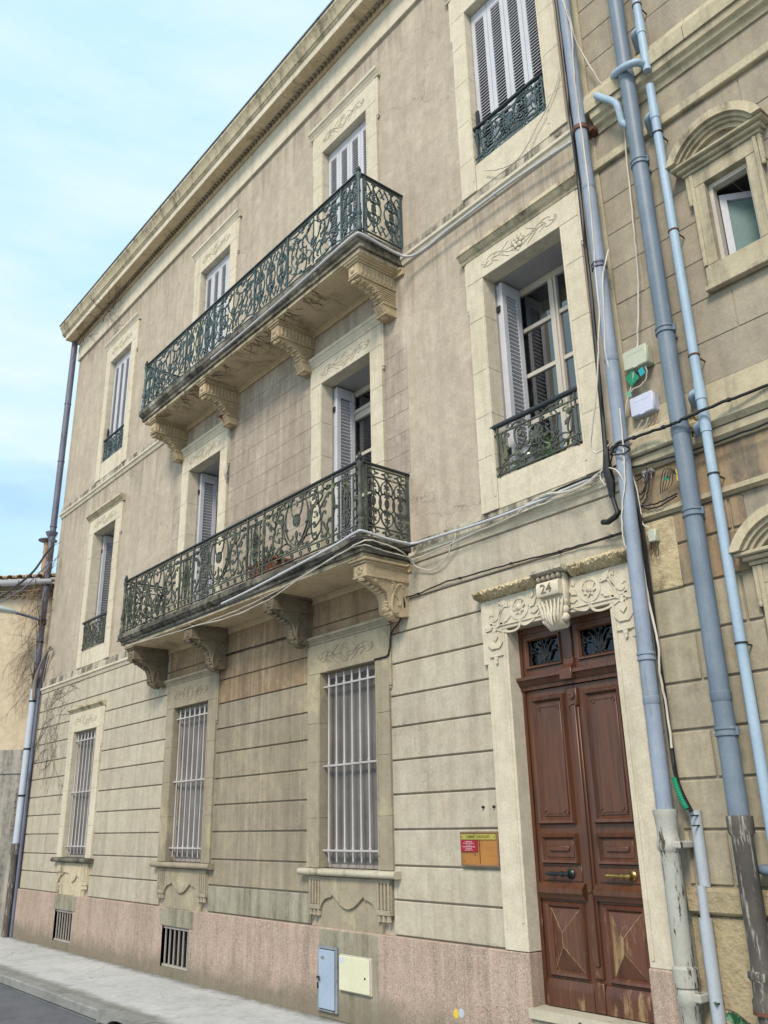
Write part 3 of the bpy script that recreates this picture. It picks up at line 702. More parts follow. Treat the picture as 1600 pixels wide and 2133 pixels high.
def f1_window(k, hoodmat, mat, french):
    a, b = COLX[k]; c = (a+b)/2; zb = C1+.01 if french else F_B
    wmb = surround(a, b, (C1+.003), F_T, a-.205, b+.205, 6.915, .17, mat, 6.37)
    if not french: wmb.box(a+.001, b-.001, .012, .5, C1+.002, F_B-.002, .004)
    win = wmb.build('window', mat, house)
    hood(a-.27, b+.27, 6.917, .12, .075 if not french else .05, hoodmat, win)
    carving(c, 6.775, .95, .22, win, mat, rosette=(k == 'D'))
    # painted reveal lining
    rv = MB(); rv.box(a-.06, a-.001, .1725, .56, zb, F_T+.02); rv.box(b+.001, b+.06, .1725, .56, zb, F_T+.02); rv.box(a-.0005, b+.0005, .1725, .56, F_T+.003, F_T+.05)
    rv.build('reveal', 'reveal_paint', win)
    # folded shutters: two leaves stacked against each reveal
    for side in (0, 1):
        for j in (0, 1):
            x0 = (a+.004+.042*j) if side == 0 else (b-.004-.042*j)
            sg = 1 if side == 0 else -1
            fx = lambda u, d, z, x0=x0, sg=sg, j=j: (x0+sg*d, .178+.012*(1-j)+u, z)
            mb = MB(); leaf_frame(mb, fx, .262, zb+.02, F_T-.02, .036, .055); lf = mb.build('shutter', 'shutter_paint', win)
            mb = MB(); leaf_louvre(mb, fx, .262, zb+.02, F_T-.02, .036, .055); q = mb.build('louvre', 'louvre_paint', lf) if False else mb.build('louvre', 'louvre_paint', win); q['kind'] = 'stuff'
            if j == 1:
                for zz in (zb+.3, F_T-.3): MB().box(x0-sg*.045, x0+sg*.004, .170, .180, zz-.03, zz+.03).build('hinge', 'iron_black', win)
    # frame, mullion, bars, panes
    y0, y1 = .455, .505; fr = MB()
    fr.box(a+.0, a+.05, y0, y1, zb, F_T); fr.box(b-.05, b, y0, y1, zb, F_T); fr.box(a+.0505, b-.0505, y0, y1, F_T-.07, F_T-.001); fr.box(a+.0505, b-.0505, y0, y1, zb+.001, zb+.09)
    fr.box(c-.045, c+.045, y0-.012, y1, zb+.0905, F_T-.0705); fr.box(c-.018, c+.018, y0-.026, y0-.0125, zb+.10, F_T-.08)
    if french:
        fr.box(a+.0505, c-.0455, y0-.010, y1, 6.25, 6.39); fr.box(c+.0455, b-.0505, y0-.010, y1, 6.25, 6.39)
        fr.box(a+.06, b-.06, y0-.024, y0-.0105, 6.33, 6.36)
    fr.build('frame', 'frame_paint', win)
    zs = [zb+.09, 6.25] if french else [zb+.09, 5.19, 5.68, 6.176, F_T-.07]
    if french: zs = [zb+.09, 4.75, 5.26, 5.78, 6.25]
    for zz in zs[1:-1]:
        for (p, q) in ((a+.0505, c-.0455), (c+.0455, b-.0505)): MB().box(p, q, y0+.004, y1-.006, zz-.020, zz+.020).build('glazing_bar', 'frame_paint', win)
    zz_ = zs+([6.39, F_T-.07] if french else [])
    for i in range(len(zz_)-1):
        if french and abs(zz_[i]-6.25) < 1e-4: continue
        for (p, q) in ((a+.05, c-.045), (c+.045, b-.05)):
            MB().box(p, q, .478, .482, zz_[i]+.0, zz_[i+1]-.0).build('pane', 'pane_glass', win)
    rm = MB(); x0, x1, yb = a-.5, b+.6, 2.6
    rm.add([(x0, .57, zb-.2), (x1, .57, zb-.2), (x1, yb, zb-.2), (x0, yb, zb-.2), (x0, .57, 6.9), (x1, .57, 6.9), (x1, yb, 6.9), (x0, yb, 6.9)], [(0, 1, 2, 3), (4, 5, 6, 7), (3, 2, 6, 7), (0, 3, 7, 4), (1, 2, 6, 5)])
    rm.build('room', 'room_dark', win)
    return win
WD = {}
for k, hm, mt, fr_ in (('A', 'trim_dirty', 'trim_cream', False), ('B', 'trim_cream', 'trim_cream', True), ('C', 'trim_cream', 'trim_cream', True), ('D', 'trim_dirty', 'trim_cream', False)):
    WD['F'+k] = f1_window(k, hm, mt, fr_)

def f2_window(k, french):
    a, b = COLX[k]; c = (a+b)/2; zb = C2+.01 if french else S_B
    wmb = surround(a, b, C2+.003, S_T, a-.205, b+.205, 10.48, .30, 'trim_cream', 9.87)
    if not french: wmb.box(a+.001, b-.001, .012, .30, C2+.002, S_B-.002, .004)
    win = wmb.build('window', 'trim_cream', house)
    hood(a-.27, b+.27, 10.482, .12, .05, 'trim_cream', win)
    carving(c, 10.30, .90, .24, win, 'trim_cream')
    W4 = (b-a-.01)/4; bk = MB().box(a+.001, b-.001, .150, .155, zb, S_T-.001); bk.build('shutter_back', 'room_dark', win)
    for i in range(4):
        fx = lambda u, d, z, i=i: (a+.005+i*W4+.003+u, .100+d, z)
        mb = MB(); leaf_frame(mb, fx, W4-.006, zb+.01, S_T-.012, .036, .050); mb.build('shutter', 'shutter_paint', win)
        mb = MB(); leaf_louvre(mb, fx, W4-.006, zb+.01, S_T-.012, .036, .050, .040); q = mb.build('louvre', 'louvre_paint', win); q['kind'] = 'stuff'
    return win
for k, fr_ in (('A', False), ('B', True), ('C', True), ('D', False)): WD['S'+k] = f2_window(k, fr_)
# ---- window guards
def guard(win, k, z0, z1, y, mat, dense, posts):
    a, b = COLX[k]; wd = b-a; c = wd/2; h = z1-z0
    r_ = MB()
    if posts:
        r_.box(a-.0, b+.0, y-.022, y+.018, z1, z1+.03, .006)
        for xx in (a+.03, b-.03): r_.box(xx-.018, xx+.018, y+.03, y+.05, z1-.05, z1+.27)
    else: r_.tube([(a-.03, y, z1+.015), (b+.01, y, z1+.015)], .024, 10)
    r_.build('handrail', 'iron_rail', win, 40)
    f = MB(); t = .008
    for xx in (a+.04, b-.04): f.box(xx-t, xx+t, y-t, y+t, z0-.03, z1)
    f.box(a-.01, b+.01, y-t, y+t, z0-.005, z0+.010); f.box(a-.01, b+.01, y-t, y+t, z0+.065, z0+.077); f.box(a-.01, b+.01, y-t, y+t, z1-.075, z1-.063)
    f.build('guard_frame', mat, win)
    O = (a, y, z0); cv = []; lv = []
    half = [C((.20*wd, .20*h), (.16*wd, .72*h), -1), C((.10*wd, .30*h), (.12*wd, .80*h), 1, True), C((.42*wd, .24*h), (.30*wd, .76*h), -1),
            C((.30*wd, .26*h), (.46*wd, .22*h), 1), C((.24*wd, .84*h), (.40*wd, .80*h), -1), sm2([(.06*wd, .16*h), (.2*wd, .30*h), (.36*wd, .22*h), (c, .5*h)]),
            C((.26*wd, .42*h), (.36*wd, .58*h), 1), arc(.09*wd, .075*h, .025, .022), arc(.32*wd, .075*h, .025, .022), arc(.2*wd, .925*h, .025, .022)]
    if dense:
        half += [C((.07*wd, .18*h), (.17*wd, .50*h), 1), C((.22*wd, .52*h), (.22*wd, .86*h), 1), C((.06*wd, .62*h), (.06*wd, .9*h), -1), C((.34*wd, .18*h), (.47*wd, .44*h), -1, True),
                 C((.38*wd, .58*h), (.48*wd, .84*h), 1, True), C((.14*wd, .14*h), (.26*wd, .14*h), 1)]
    cv = half+mir(half, c)+[arc(c, .52*h, .075, .10*h/.5), arc(c, .52*h, .03, .035)]
    for i in range(8): lv.append(leafpoly(c, .52*h, i*PI/4, .085, .016))
    for s_ in (1, -1):
        for (u, v, an) in ((.30, .62, 1.0), (.17, .44, 2.2), (.37, .40, .4), (.12, .60, 1.4), (.42, .70, 1.2), (.26, .20, -.6)):
            uu = u*wd if s_ > 0 else wd-u*wd
            lv.append(leafpoly(uu, v*h, an if s_ > 0 else PI-an, .07, .018))
    g = MB(); iron(g, cv, lv, O, (1, 0, 0), .0085, .007); g.build('scrollwork', mat, win)
guard(WD['FD'], 'D', 4.56, 5.02, .015, 'iron_moss', False, False)
guard(WD['FA'], 'A', 4.56, 5.0, -.005, 'iron_moss', True, False)
guard(WD['SD'], 'D', 8.02, 8.46, .03, 'iron_teal', True, True)
guard(WD['SA'], 'A', 8.02, 8.44, .03, 'iron_teal', True, True)

# ---- balconies
def slab(name, zt, zb, xa, xb, yf):
    h = zt-zb
    m = MB(); m.box(xa, xb, yf, YW-.002, zt-h*.42, zt, .012)
    lm = 'lichen_black' if zt < 6 else 'lichen_stone'
    o = m.build(name, lm, house)
    MB().prism([(YW-.002, zt-h*.425), (yf+.012, zt-h*.425), (yf+.026, zt-h*.52), (yf+.05, zt-h*.60), (yf+.05, zt-h*.78), (YW-.002, zt-h*.78)], 'x', xa+.03, xb-.03).build('slab_edge', lm, o)
    MB().box(xa+.07, xb-.07, yf+.075, YW-.002, zb+.002, zt-h*.785).build('slab_fillet', 'trim_dirty', o)
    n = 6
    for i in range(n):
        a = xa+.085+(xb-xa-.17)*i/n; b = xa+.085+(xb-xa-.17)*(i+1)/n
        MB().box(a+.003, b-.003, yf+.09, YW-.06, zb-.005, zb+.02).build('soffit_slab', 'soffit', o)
    m = MB(); m.prism([(YW-.002, zb-.07), (YW-.03, zb-.07), (YW-.035, zb-.03), (YW-.058, zb-.015), (YW-.058, zb), (YW-.002, zb)], 'x', xa+.04, xb-.01); m.build('wall_moulding', 'bracket_stone', o)
    return o
def curve_pts(p0, p1, p2, n=8): return [((1-t)**2*p0[0]+2*t*(1-t)*p1[0]+t*t*p2[0], (1-t)**2*p0[1]+2*t*(1-t)*p1[1]+t*t*p2[1]) for t in [i/n for i in range(n+1)]]
def bracket_upper(cx, zt, parent):
    m = MB(); w_ = .085
    m.box(cx-w_-.035, cx+w_+.035, -.53, YW, zt-.036, zt-.006, .008); m.box(cx-w_-.018, cx+w_+.018, -.512, YW, zt-.058, zt-.0365, .005)
    m.box(cx-w_, cx+w_, -.49, YW, zt-.205, zt-.0585, .004)
    for i in range(9):        # flutes on both cheeks
        y0 = -.455+i*.052; m.box(cx-w_-.010, cx+w_+.010, y0, y0+.026, zt-.19, zt-.068, .004)
    m.box(cx-w_+.012, cx+w_-.012, -.500, -.488, zt-.195, zt-.07, .004)
    m.ball((cx, -.505, zt-.13), (.035, .014, .035), 8, 4)
    m.box(cx-w_-.006, cx+w_+.006, -.497, YW, zt-.222, zt-.2055, .004)
    under = curve_pts((-.46, zt-.25), (-.20, zt-.25), (-.12, zt-.42), 9)
    m.prism([(YW, zt-.222), (-.46, zt-.222)]+under+[(-.12, zt-.47), (YW, zt-.52)], 'x', cx-w_+.018, cx+w_-.018)
    for i, (y, z) in enumerate(under[:-1]): m.ball((cx+(.03 if i % 2 else -.03), y, z-.004), (.045, .03, .022), 7, 4); m.ball((cx+(-.03 if i % 2 else .03), y+.01, z), (.035, .03, .018), 7, 4)
    for i in range(9):        # reeded spandrel on the cheeks
        z0 = zt-.24-i*.026; m.box(cx-w_+.008, cx+w_-.008, -.10+.018*(8-i)*-1 if i < 6 else -.10, YW, z0-.014, z0, .003)
    m.box(cx-w_-.008, cx+w_+.008, -.155, YW, zt-.445, zt-.425, .005)
    m.prism([(YW, zt-.445), (-.145, zt-.445), (-.10, zt-.53), (YW, zt-.535)], 'x', cx-w_+.006, cx+w_-.006)
    for i in (-1, 0, 1): m.prism([(-.13, zt-.45), (-.158, zt-.452), (-.112, zt-.526), (-.09, zt-.526)], 'x', cx+i*.046-.014, cx+i*.046+.014)
    m.box(cx-w_+.0, cx+w_-.0, -.118, YW, zt-.556, zt-.5355, .005); m.ball((cx, -.06, zt-.562), (.05, .05, .022), 8, 4)
    m.build('bracket', 'bracket_stone', parent, 35)
def bracket_lower(cx, zt, parent, mat):
    m = MB(); w_ = .095
    m.box(cx-w_-.035, cx+w_+.035, -.54, YW, zt-.034, zt-.006, .008); m.box(cx-w_-.016, cx+w_+.016, -.518, YW, zt-.055, zt-.0345, .005)
    m.box(cx-w_+.006, cx+w_-.006, -.49, YW, zt-.165, zt-.0555, .003)
    for s_ in (-1, 1):
        xx = cx+s_*(w_-.002); m.box(xx-.006, xx+.006, -.495, -.40, zt-.165, zt-.056); m.box(xx-.006, xx+.006, -.40, YW, zt-.072, zt-.056); m.box(xx-.006, xx+.006, -.40, YW, zt-.165, zt-.150)
    m.box(cx-w_+.0, cx+w_-.0, -.498, -.4905, zt-.163, zt-.058, .003)
    for k in range(6): m.ball((cx+.028*math.cos(k*PI/3), -.502, zt-.11+.028*math.sin(k*PI/3)), (.02, .010, .02), 6, 4)
    m.box(cx-w_-.008, cx+w_+.008, -.505, YW, zt-.186, zt-.1655, .005)
    under = curve_pts((-.47, zt-.19), (-.30, zt-.26), (-.24, zt-.30), 5)+curve_pts((-.235, zt-.31), (-.20, zt-.36), (-.195, zt-.44), 5)+curve_pts((-.185, zt-.45), (-.15, zt-.53), (-.06, zt-.52), 5)
    m.prism([(YW, zt-.186), (-.47, zt-.186)]+under+[(YW, zt-.50)], 'x', cx-w_+.010, cx+w_-.010)
    for i, (y, z) in enumerate(under): m.ball((cx, y-.006, z-.008), (.055-.006*(i % 3), .03, .026), 7, 4)
    m.ball((cx, -.135, zt-.485), (.082, .052, .05), 10, 6)
    for s_ in (-1, 1):
        cvs = [C((-.16, -.24), (-.10, -.40), 1, True, b=24), C((-.36, -.215), (-.17, -.24), -1), C((-.05, -.24), (-.14, -.46), 1)]
        for cv in cvs: m.tube([(cx+s_*(w_-.006), u, zt+v) for u, v in cv], .012, 5)
    m.build('bracket', mat, parent, 40)

def post(mb, x, y, z0, z1, t=.011): mb.box(x-t, x+t, y-t, y+t, z0, z1)
def corner_post(x, y, z0, z1, mat, parent):
    h = z1-z0; m = MB()
    m.lathe((x, y, z0), [(.028, 0), (.034, .02*h), (.036, .10*h), (.024, .16*h), (.020, .18*h), (.030, .21*h), (.030, .24*h), (.020, .26*h), (.036, .30*h), (.030, .36*h), (.020, .44*h), (.026, .47*h), (.020, .49*h), (.020, .68*h), (.026, .70*h), (.020, .72*h), (.020, .90*h), (.032, .95*h), (.034, h)], 10)
    m.build('corner_post', mat, parent, 50)
    f = MB(); f.lathe((x, y, z1), [(.020, 0), (.014, .015), (.030, .03), (.032, .045), (.018, .055), (.024, .068), (.018, .085), (.004, .112)], 10); f.build('finial', 'iron_rail', parent, 50)

def rail_panel(parent, mat, O, U, w_, h, kind):
    """one cast-iron panel, drawn as curves in its own plane"""
    cv = []; lv = []; c = w_/2
    if kind == 'low_wide':
        b0, b1 = .105*h, .885*h
        for v in (b0, b1): cv.append([(0, v), (w_, v)])
        half = [sm2([(c, .16*h), (c-.10*w_, .24*h), (c-.17*w_, .40*h), (c-.205*w_, .60*h), (c-.20*w_, .80*h)]), sm2([(c-.01*w_, .20*h), (c-.08*w_, .28*h), (c-.145*w_, .44*h), (c-.175*w_, .62*h), (c-.165*w_, .76*h)]),
                C((c-.055*w_, .38*h), (c-.10*w_, .83*h), -1), C((c-.02*w_, .70*h), (c-.05*w_, .94*h), -1),
                C((c-.30*w_, .22*h), (c-.30*w_, .70*h), 1), C((c-.27*w_, .17*h), (c-.10*w_, .20*h), -1), C((c-.42*w_, .18*h), (c-.40*w_, .50*h), 1),
                C((c-.45*w_, .40*h), (c-.44*w_, .86*h), -1), sm2([(c-.47*w_, .13*h), (c-.36*w_, .40*h), (c-.33*w_, .62*h), (c-.25*w_, .88*h)]), C((c-.36*w_, .66*h), (c-.27*w_, .92*h), 1, True),
                sm2([(c, .15*h), (c-.2*w_, .14*h), (c-.3*w_, .2*h), (c-.36*w_, .30*h)]), C((c-.14*w_, .90*h), (c-.28*w_, .84*h), 1), C((c-.46*w_, .90*h), (c-.38*w_, .96*h), 1)]
        cv += half+mir(half, c)
        for i in range(8):
            uu = (i+.5)*w_/8; cv.append(arc(uu, .052*h, .020, .022, n=8))
        for i in range(9): lv.append(leafpoly(c, .60*h, i*2*PI/9, .075, .022))
        cv.append(arc(c, .60*h, .035, .035)); cv.append(arc(c, .60*h, .060, .065))
        lv += [leafpoly(c, .44*h, -PI/2, .15, .03), leafpoly(c, .30*h, -PI/2+.5, .10, .02), leafpoly(c, .30*h, -PI/2-.5, .10, .02), leafpoly(c, .10*h, PI/2, .10, .035), leafpoly(c, .82*h, PI/2, .10, .03)]
        for s_ in (-1, 1):
            for (du, v, an, L, W) in ((.20, .60, 1.2, .14, .028), (.22, .80, .6, .12, .026), (.30, .50, 1.9, .11, .024), (.38, .60, .9, .11, .024), (.40, .30, 2.0, .10, .022), (.16, .88, .3, .10, .024), (.12, .16, .2, .10, .02), (.44, .72, 1.5, .09, .022), (.33, .84, .5, .12, .03), (.24, .24, .4, .09, .02), (.08, .86, 1.2, .08, .02)):
                lv.append(leafpoly(c+s_*du*w_, v*h, an if s_ > 0 else PI-an, L, W))
            for j in range(5): lv.append(leafpoly(c+s_*(.245)*w_, (.36+.08*j)*h, 0 if s_ > 0 else PI, .05, .012))
        cv.append([(c-.27*w_, .70*h), (c-.20*w_, .74*h)]); cv.append([(c+.27*w_, .70*h), (c+.20*w_, .74*h)])
    elif kind == 'low_narrow':
        for v in (.105*h, .885*h): cv.append([(0, v), (w_, v)])
        half = [C((c-.10*w_, .16*h), (c-.12*w_, .36*h), 1), C((c-.10*w_, .36*h), (c-.12*w_, .60*h), 1), C((c-.10*w_, .60*h), (c-.12*w_, .84*h), 1), C((.10*w_, .2*h), (.12*w_, .5*h), -1), C((.10*w_, .54*h), (.12*w_, .84*h), -1), [(.22*w_, .12*h), (.22*w_, .88*h)], sm2([(c, .14*h), (c-.13*w_, .3*h), (c-.16*w_, .5*h), (c-.13*w_, .7*h), (c, .87*h)])]
        cv += half+mir(half, c); cv += [arc(c, .052*h, .02, .022, n=8), arc(c-.3*w_, .052*h, .02, .022, n=8), arc(c+.3*w_, .052*h, .02, .022, n=8), arc(c, .94*h, .02, .022, n=8), arc(c, .3*h, .05*w_, .07*h), arc(c, .5*h, .06*w_, .07*h), arc(c, .7*h, .05*w_, .07*h)]
        for j in range(13): lv += [leafpoly(c, (.17+.052*j)*h, .5, .12*w_+.015, .009), leafpoly(c, (.17+.052*j)*h, PI-.5, .12*w_+.015, .009)]
        for j in range(5): lv += [leafpoly(.22*w_, (.2+.14*j)*h, 2.4, .05, .014), leafpoly(w_-.22*w_, (.2+.14*j)*h, .7, .05, .014)]
    elif kind == 'low_side':
        for v in (.115*h, .87*h): cv.append([(0, v), (w_, v)])
        n = 3; cw = w_/n
        for i in range(n):
            cc = (i+.5)*cw
            for (v0, v1) in ((.13, .37), (.38, .61), (.62, .86)):
                vm = (v0+v1)/2
                if v0 == .38: half = [C((cc-.12*cw, .40*h), (cc-.12*cw, .60*h), -1, a=1.2, b=13)]
                elif v0 == .13: half = [sm2([(cc, .13*h), (cc-.32*cw, .20*h), (cc-.44*cw, .28*h), (cc-.36*cw, .36*h), (cc-.18*cw, .35*h), (cc-.16*cw, .31*h)])]
                else: half = [sm2([(cc, .86*h), (cc-.32*cw, .79*h), (cc-.44*cw, .71*h), (cc-.36*cw, .63*h), (cc-.18*cw, .64*h), (cc-.16*cw, .68*h)])]
                cv += half+mir(half, cc)
            cv.append([(cc, .13*h), (cc, .87*h)]); cv.append(arc(cc, .50*h, .13*cw, .06*h, n=10))
            for v in (.057, .935): cv.append(arc(cc, v*h, .15*cw, .045*h, n=10)); lv += [leafpoly(cc+.16*cw, v*h, 0, .06, .018), leafpoly(cc-.16*cw, v*h, PI, .06, .018)]
            for v in (.24, .37, .62, .75): lv += [leafpoly(cc, v*h, a_, .055, .014) for a_ in (.5, PI-.5, -.6, PI+.6)]
    elif kind == 'up_wide':
        half = [C((c-.05*w_, .30*h), (c-.16*w_, .70*h), -1), C((c-.24*w_, .28*h), (c-.26*w_, .72*h), 1, True), C((c-.10*w_, .12*h), (c-.30*w_, .22*h), 1), C((c-.10*w_, .88*h), (c-.30*w_, .80*h), -1),
                C((c-.02*w_, .52*h), (c-.09*w_, .80*h), -1), C((c-.03*w_, .14*h), (c-.12*w_, .36*h), 1), C((c-.38*w_, .12*h), (c-.40*w_, .46*h), 1, True), C((c-.38*w_, .88*h), (c-.40*w_, .54*h), -1, True),
                sm2([(c-.48*w_, .95*h), (c-.34*w_, .90*h), (c-.22*w_, .94*h), (c-.06*w_, .97*h)]), sm2([(c-.48*w_, .05*h), (c-.34*w_, .10*h), (c-.22*w_, .05*h), (c-.04*w_, .04*h)]), sm2([(c-.34*w_, .1*h), (c-.30*w_, .34*h), (c-.34*w_, .5*h), (c-.30*w_, .68*h), (c-.34*w_, .9*h)]),
                C((c-.46*w_, .30*h), (c-.45*w_, .70*h), -1), C((c-.15*w_, .44*h), (c-.24*w_, .52*h), 1), C((c-.20*w_, .06*h), (c-.16*w_, .26*h), 1)]
        cv += half+mir(half, c); cv += [[(c, .04*h), (c, .97*h)], arc(c, .47*h, .05*w_, .10*h, n=12), sm2([(c-.10*w_, .78*h), (c, .90*h), (c+.10*w_, .78*h)])]
        for i in range(8): lv.append(leafpoly(c, .47*h, i*PI/4, .06, .016))
        for s_ in (-1, 1):
            for (du, v, an, L, W) in ((.12, .60, 1.4, .10, .024), (.20, .40, -1.2, .10, .022), (.28, .62, .8, .10, .022), (.34, .30, 1.8, .09, .02), (.06, .24, -1.0, .09, .02), (.38, .75, 1.0, .09, .02), (.20, .86, .4, .1, .022), (.22, .10, -.3, .09, .02), (.42, .48, 1.5, .09, .02)):
                lv.append(leafpoly(c+s_*du*w_, v*h, an if s_ > 0 else PI-an, L, W))
    else:   # up_narrow / up_side: upright lyres
        n = max(1, round(w_/.29)); cw = w_/n
        for i in range(n):
            cc = (i+.5)*cw
            half = [C((cc-.12*cw, .06*h), (cc-.26*cw, .36*h), 1, True), C((cc-.12*cw, .94*h), (cc-.26*cw, .64*h), -1, True), sm2([(cc-.40*cw, .04*h), (cc-.16*cw, .22*h), (cc-.42*cw, .50*h), (cc-.16*cw, .78*h), (cc-.40*cw, .96*h)]),
                    C((cc-.08*cw, .40*h), (cc-.10*cw, .60*h), 1), C((cc-.30*cw, .90*h), (cc-.42*cw, .80*h), 1), C((cc-.30*cw, .10*h), (cc-.42*cw, .20*h), -1), C((cc-.05*cw, .24*h), (cc-.10*cw, .38*h), -1), C((cc-.05*cw, .62*h), (cc-.10*cw, .77*h), -1)]
            cv += half+mir(half, cc); cv.append([(cc, .10*h), (cc, .92*h)])
            for v in (.28, .5, .70): lv += [leafpoly(cc, v*h, a_, .06, .015) for a_ in (.7, PI-.7, -.7, PI+.7)]
    if kind in ('low_wide', 'up_wide'):      # small tendrils filling the gaps, mirrored
        ex = []
        for (du, v, q, e, sg) in ((.16, .30, .10, .10, 1), (.26, .40, .08, .12, -1), (.34, .56, .07, .12, 1), (.14, .52, .06, .12, -1), (.40, .66, .07, .12, 1), (.28, .74, .08, .08, -1), (.44, .28, .05, .10, 1), (.36, .18, .08, .06, -1), (.08, .90, .10, .03, 1), (.20, .94, .09, .02, -1)):
            ex.append(C((c-du*w_, v*h), (c-(du+q)*w_, (v+e)*h), sg, b=24))
        cv += ex+mir(ex, c)
    lv = [[(L[0][0]+(u-L[0][0])*.74, L[0][1]+(v-L[0][1])*.74) for u, v in L] for L in lv]
    m = MB(); iron(m, cv, lv, O, U, .0092 if kind[:3] == 'low' else .0086, .007)
    return m.build('railing_panel', mat, parent)

def balcony(name, zt, zb, xa, xb, yf, posts, kinds, z_rail, mat, side, low):
    o = slab(name, zt, zb, xa, xb, yf)
    yr = yf+.028; z0 = zt+.035
    f = MB()
    f.box(posts[0], posts[-1], yr-.010, yr+.010, z0-.012, z0); f.box(posts[0], posts[-1], yr-.008, yr+.008, z_rail-.03, z_rail-.018)
    for x in posts: post(f, x, yr, zt-.02, z_rail)
    for xs in (posts[0], posts[-1]):
        f.box(xs-.010, xs+.010, yr+.012, YW, z0-.012, z0); f.box(xs-.008, xs+.008, yr+.012, YW, z_rail-.03, z_rail-.018)
        post(f, xs, YW-.03, zt-.02, z_rail); post(f, xs, yr+.07, zt-.02, z_rail)
    f.build('railing_frame', mat, o)
    h_ = MB(); h_.box(posts[0]-.02, posts[-1]+.02, yr-.022, yr+.022, z_rail, z_rail+.022, .006)
    for xs in (posts[0], posts[-1]): h_.box(xs-.022, xs+.022, yr+.0225, YW+.01, z_rail, z_rail+.022, .006)
    h_.build('handrail', 'iron_rail', o)
    H = z_rail-.02-z0
    for i, kd in enumerate(kinds): rail_panel(o, mat, (posts[i]+.012, yr, z0), (1, 0, 0), posts[i+1]-posts[i]-.024, H, kd)
    for xs in (posts[0], posts[-1]): rail_panel(o, mat, (xs, yr+.08, z0), (0, 1, 0), YW-.04-yr-.08, H, side)
    for xs in (posts[0], posts[-1]): corner_post(xs, yr, zt-.02, z_rail+.0, mat, o)
    return o
up = balcony('balcony', 7.655, 7.43, -11.40, -5.95, -.615, [-11.31, -10.985, -9.965, -9.17, -8.11, -7.355, -6.275, -5.96+.0],
             ['up_narrow', 'up_wide', 'up_narrow', 'up_wide', 'up_narrow', 'up_wide', 'up_narrow'], 8.395, 'iron_teal', 'up_side', False)
up['label'] = 'upper balcony with dark teal lyre scroll railing'
for cx in (-11.115, -9.58, -7.755, -6.195): bracket_upper(cx, 7.435, up)
lo = balcony('balcony', 4.225, 4.03, -11.48, -5.965, -.615, [-11.40, -11.05, -9.71, -9.365, -8.065, -7.72, -6.435, -6.0],
             ['low_narrow', 'low_wide', 'low_narrow', 'low_wide', 'low_narrow', 'low_wide', 'low_narrow'], 4.965, 'iron_moss', 'low_side', True)
lo['label'] = 'lower balcony with mossy green railing of lyre shaped panels'
for cx, mt in ((-11.25, 'bracket_grimy'), (-9.585, 'bracket_grimy'), (-7.735, 'bracket_grimy'), (-6.13, 'bracket_stone')): bracket_lower(cx, 4.035, lo, mt)

# ---- front door with its carved surround
da, db = DOOR; dc = (da+db)/2
ds = MB()
ds.box(-5.03, da, 0, .19, .757, 3.185, .005); ds.box(db, -3.56, 0, .19, .757, 3.185, .005); ds.box(-5.03, -3.56, -.001, .19, 3.1855, 3.462, .005)
ds.box(-5.065, -5.01, -.006, YW+.02, 2.915, 3.46, .005); ds.box(-3.58, -3.528, -.006, YW+.02, 2.905, 3.46, .005)
ds.box(-4.835, -4.815, -.008, .01, .95, 3.17, .003); ds.box(-3.725, -3.705, -.008, .01, .80, 3.17, .003); ds.box(-5.0, -4.985, -.006, .01, .90, 2.9, .003)
ds.box(-5.03, -3.56, -.012, .01, 3.215, 3.228, .003)
door = ds.build('door_surround', 'trim_cream', house)
# eroded door hood: a broken, pitted ledge either side of the keystone
def ragged(x0, x1, z0, z1, proj, n, parent):
    m = MB(); V = []; F = []; K_ = 8
    for i in range(n+1):
        xx = x0+(x1-x0)*i/n
        for j in range(K_+1):
            t = j/K_
            yy = YW-.01-(proj+YW)*math.sin(min(1, t*1.25)*PI/2) if t < .8 else -proj+(t-.8)*5*(proj*.25)
            zz = z0+(z1-z0)*t
            rr = random.uniform(-1, 1)
            V.append((xx, yy+.012*rr*(1 if 0 < j < K_ else .2), zz+.008*random.uniform(-1, 1)))
        V.append((xx, YW+.01, z1-.004))
    for i in range(n):
        for j in range(K_+1): F.append((i*(K_+2)+j, (i+1)*(K_+2)+j, (i+1)*(K_+2)+j+1, i*(K_+2)+j+1))
    F += [tuple(range(K_+2)), tuple(n*(K_+2)+j for j in range(K_+1, -1, -1))]
    m.add(V, F); m.build('door_hood', 'eroded_stone', parent)
ragged(-5.09, -4.385, 3.455, 3.545, .085, 60, door); ragged(-4.06, -3.46, 3.455, 3.56, .085, 52, door)
# keystone
ks = MB(); kx0, kx1 = -4.345, -4.085; kc = (kx0+kx1)/2
ks.box(kx0+.01, kx1-.01, -.075, .0, 3.235, 3.505, .006)
ks.prism([(.0, 3.09), (-.03, 3.07), (-.075, 3.10), (-.105, 3.17), (-.085, 3.235), (0, 3.235)], 'x', kx0+.045, kx1-.045)
ks.prism([(-.074, 3.325), (-.125, 3.33), (-.135, 3.345), (-.135, 3.425), (-.12, 3.445), (-.074, 3.445)], 'x', kx0+.02, kx1-.02)
for i in range(-3, 4):
    px = kc+i*.03
    ks.tube([(px*.75+kc*.25, -.105+abs(i)*.008, 3.10+abs(i)*.012), (px, -.118+abs(i)*.006, 3.17), (px+i*.004, -.10, 3.23), (px+i*.012, -.105, 3.30)], [.006, .016, .014, .006], 5)
for s_ in (-1, 1):
    for (z, rr) in ((3.15, .05), (3.21, .055), (3.27, .045)): ks.ball((kc+s_*(.095), -.055, z), (.034, .045, rr*.8), 7, 5)
    for j in range(5): ks.ball((kx0+.03+j*.05, -.10, 3.478), (.022, .03, .026), 6, 4)
kst = ks.build('keystone', 'trim_cream', door, 50)
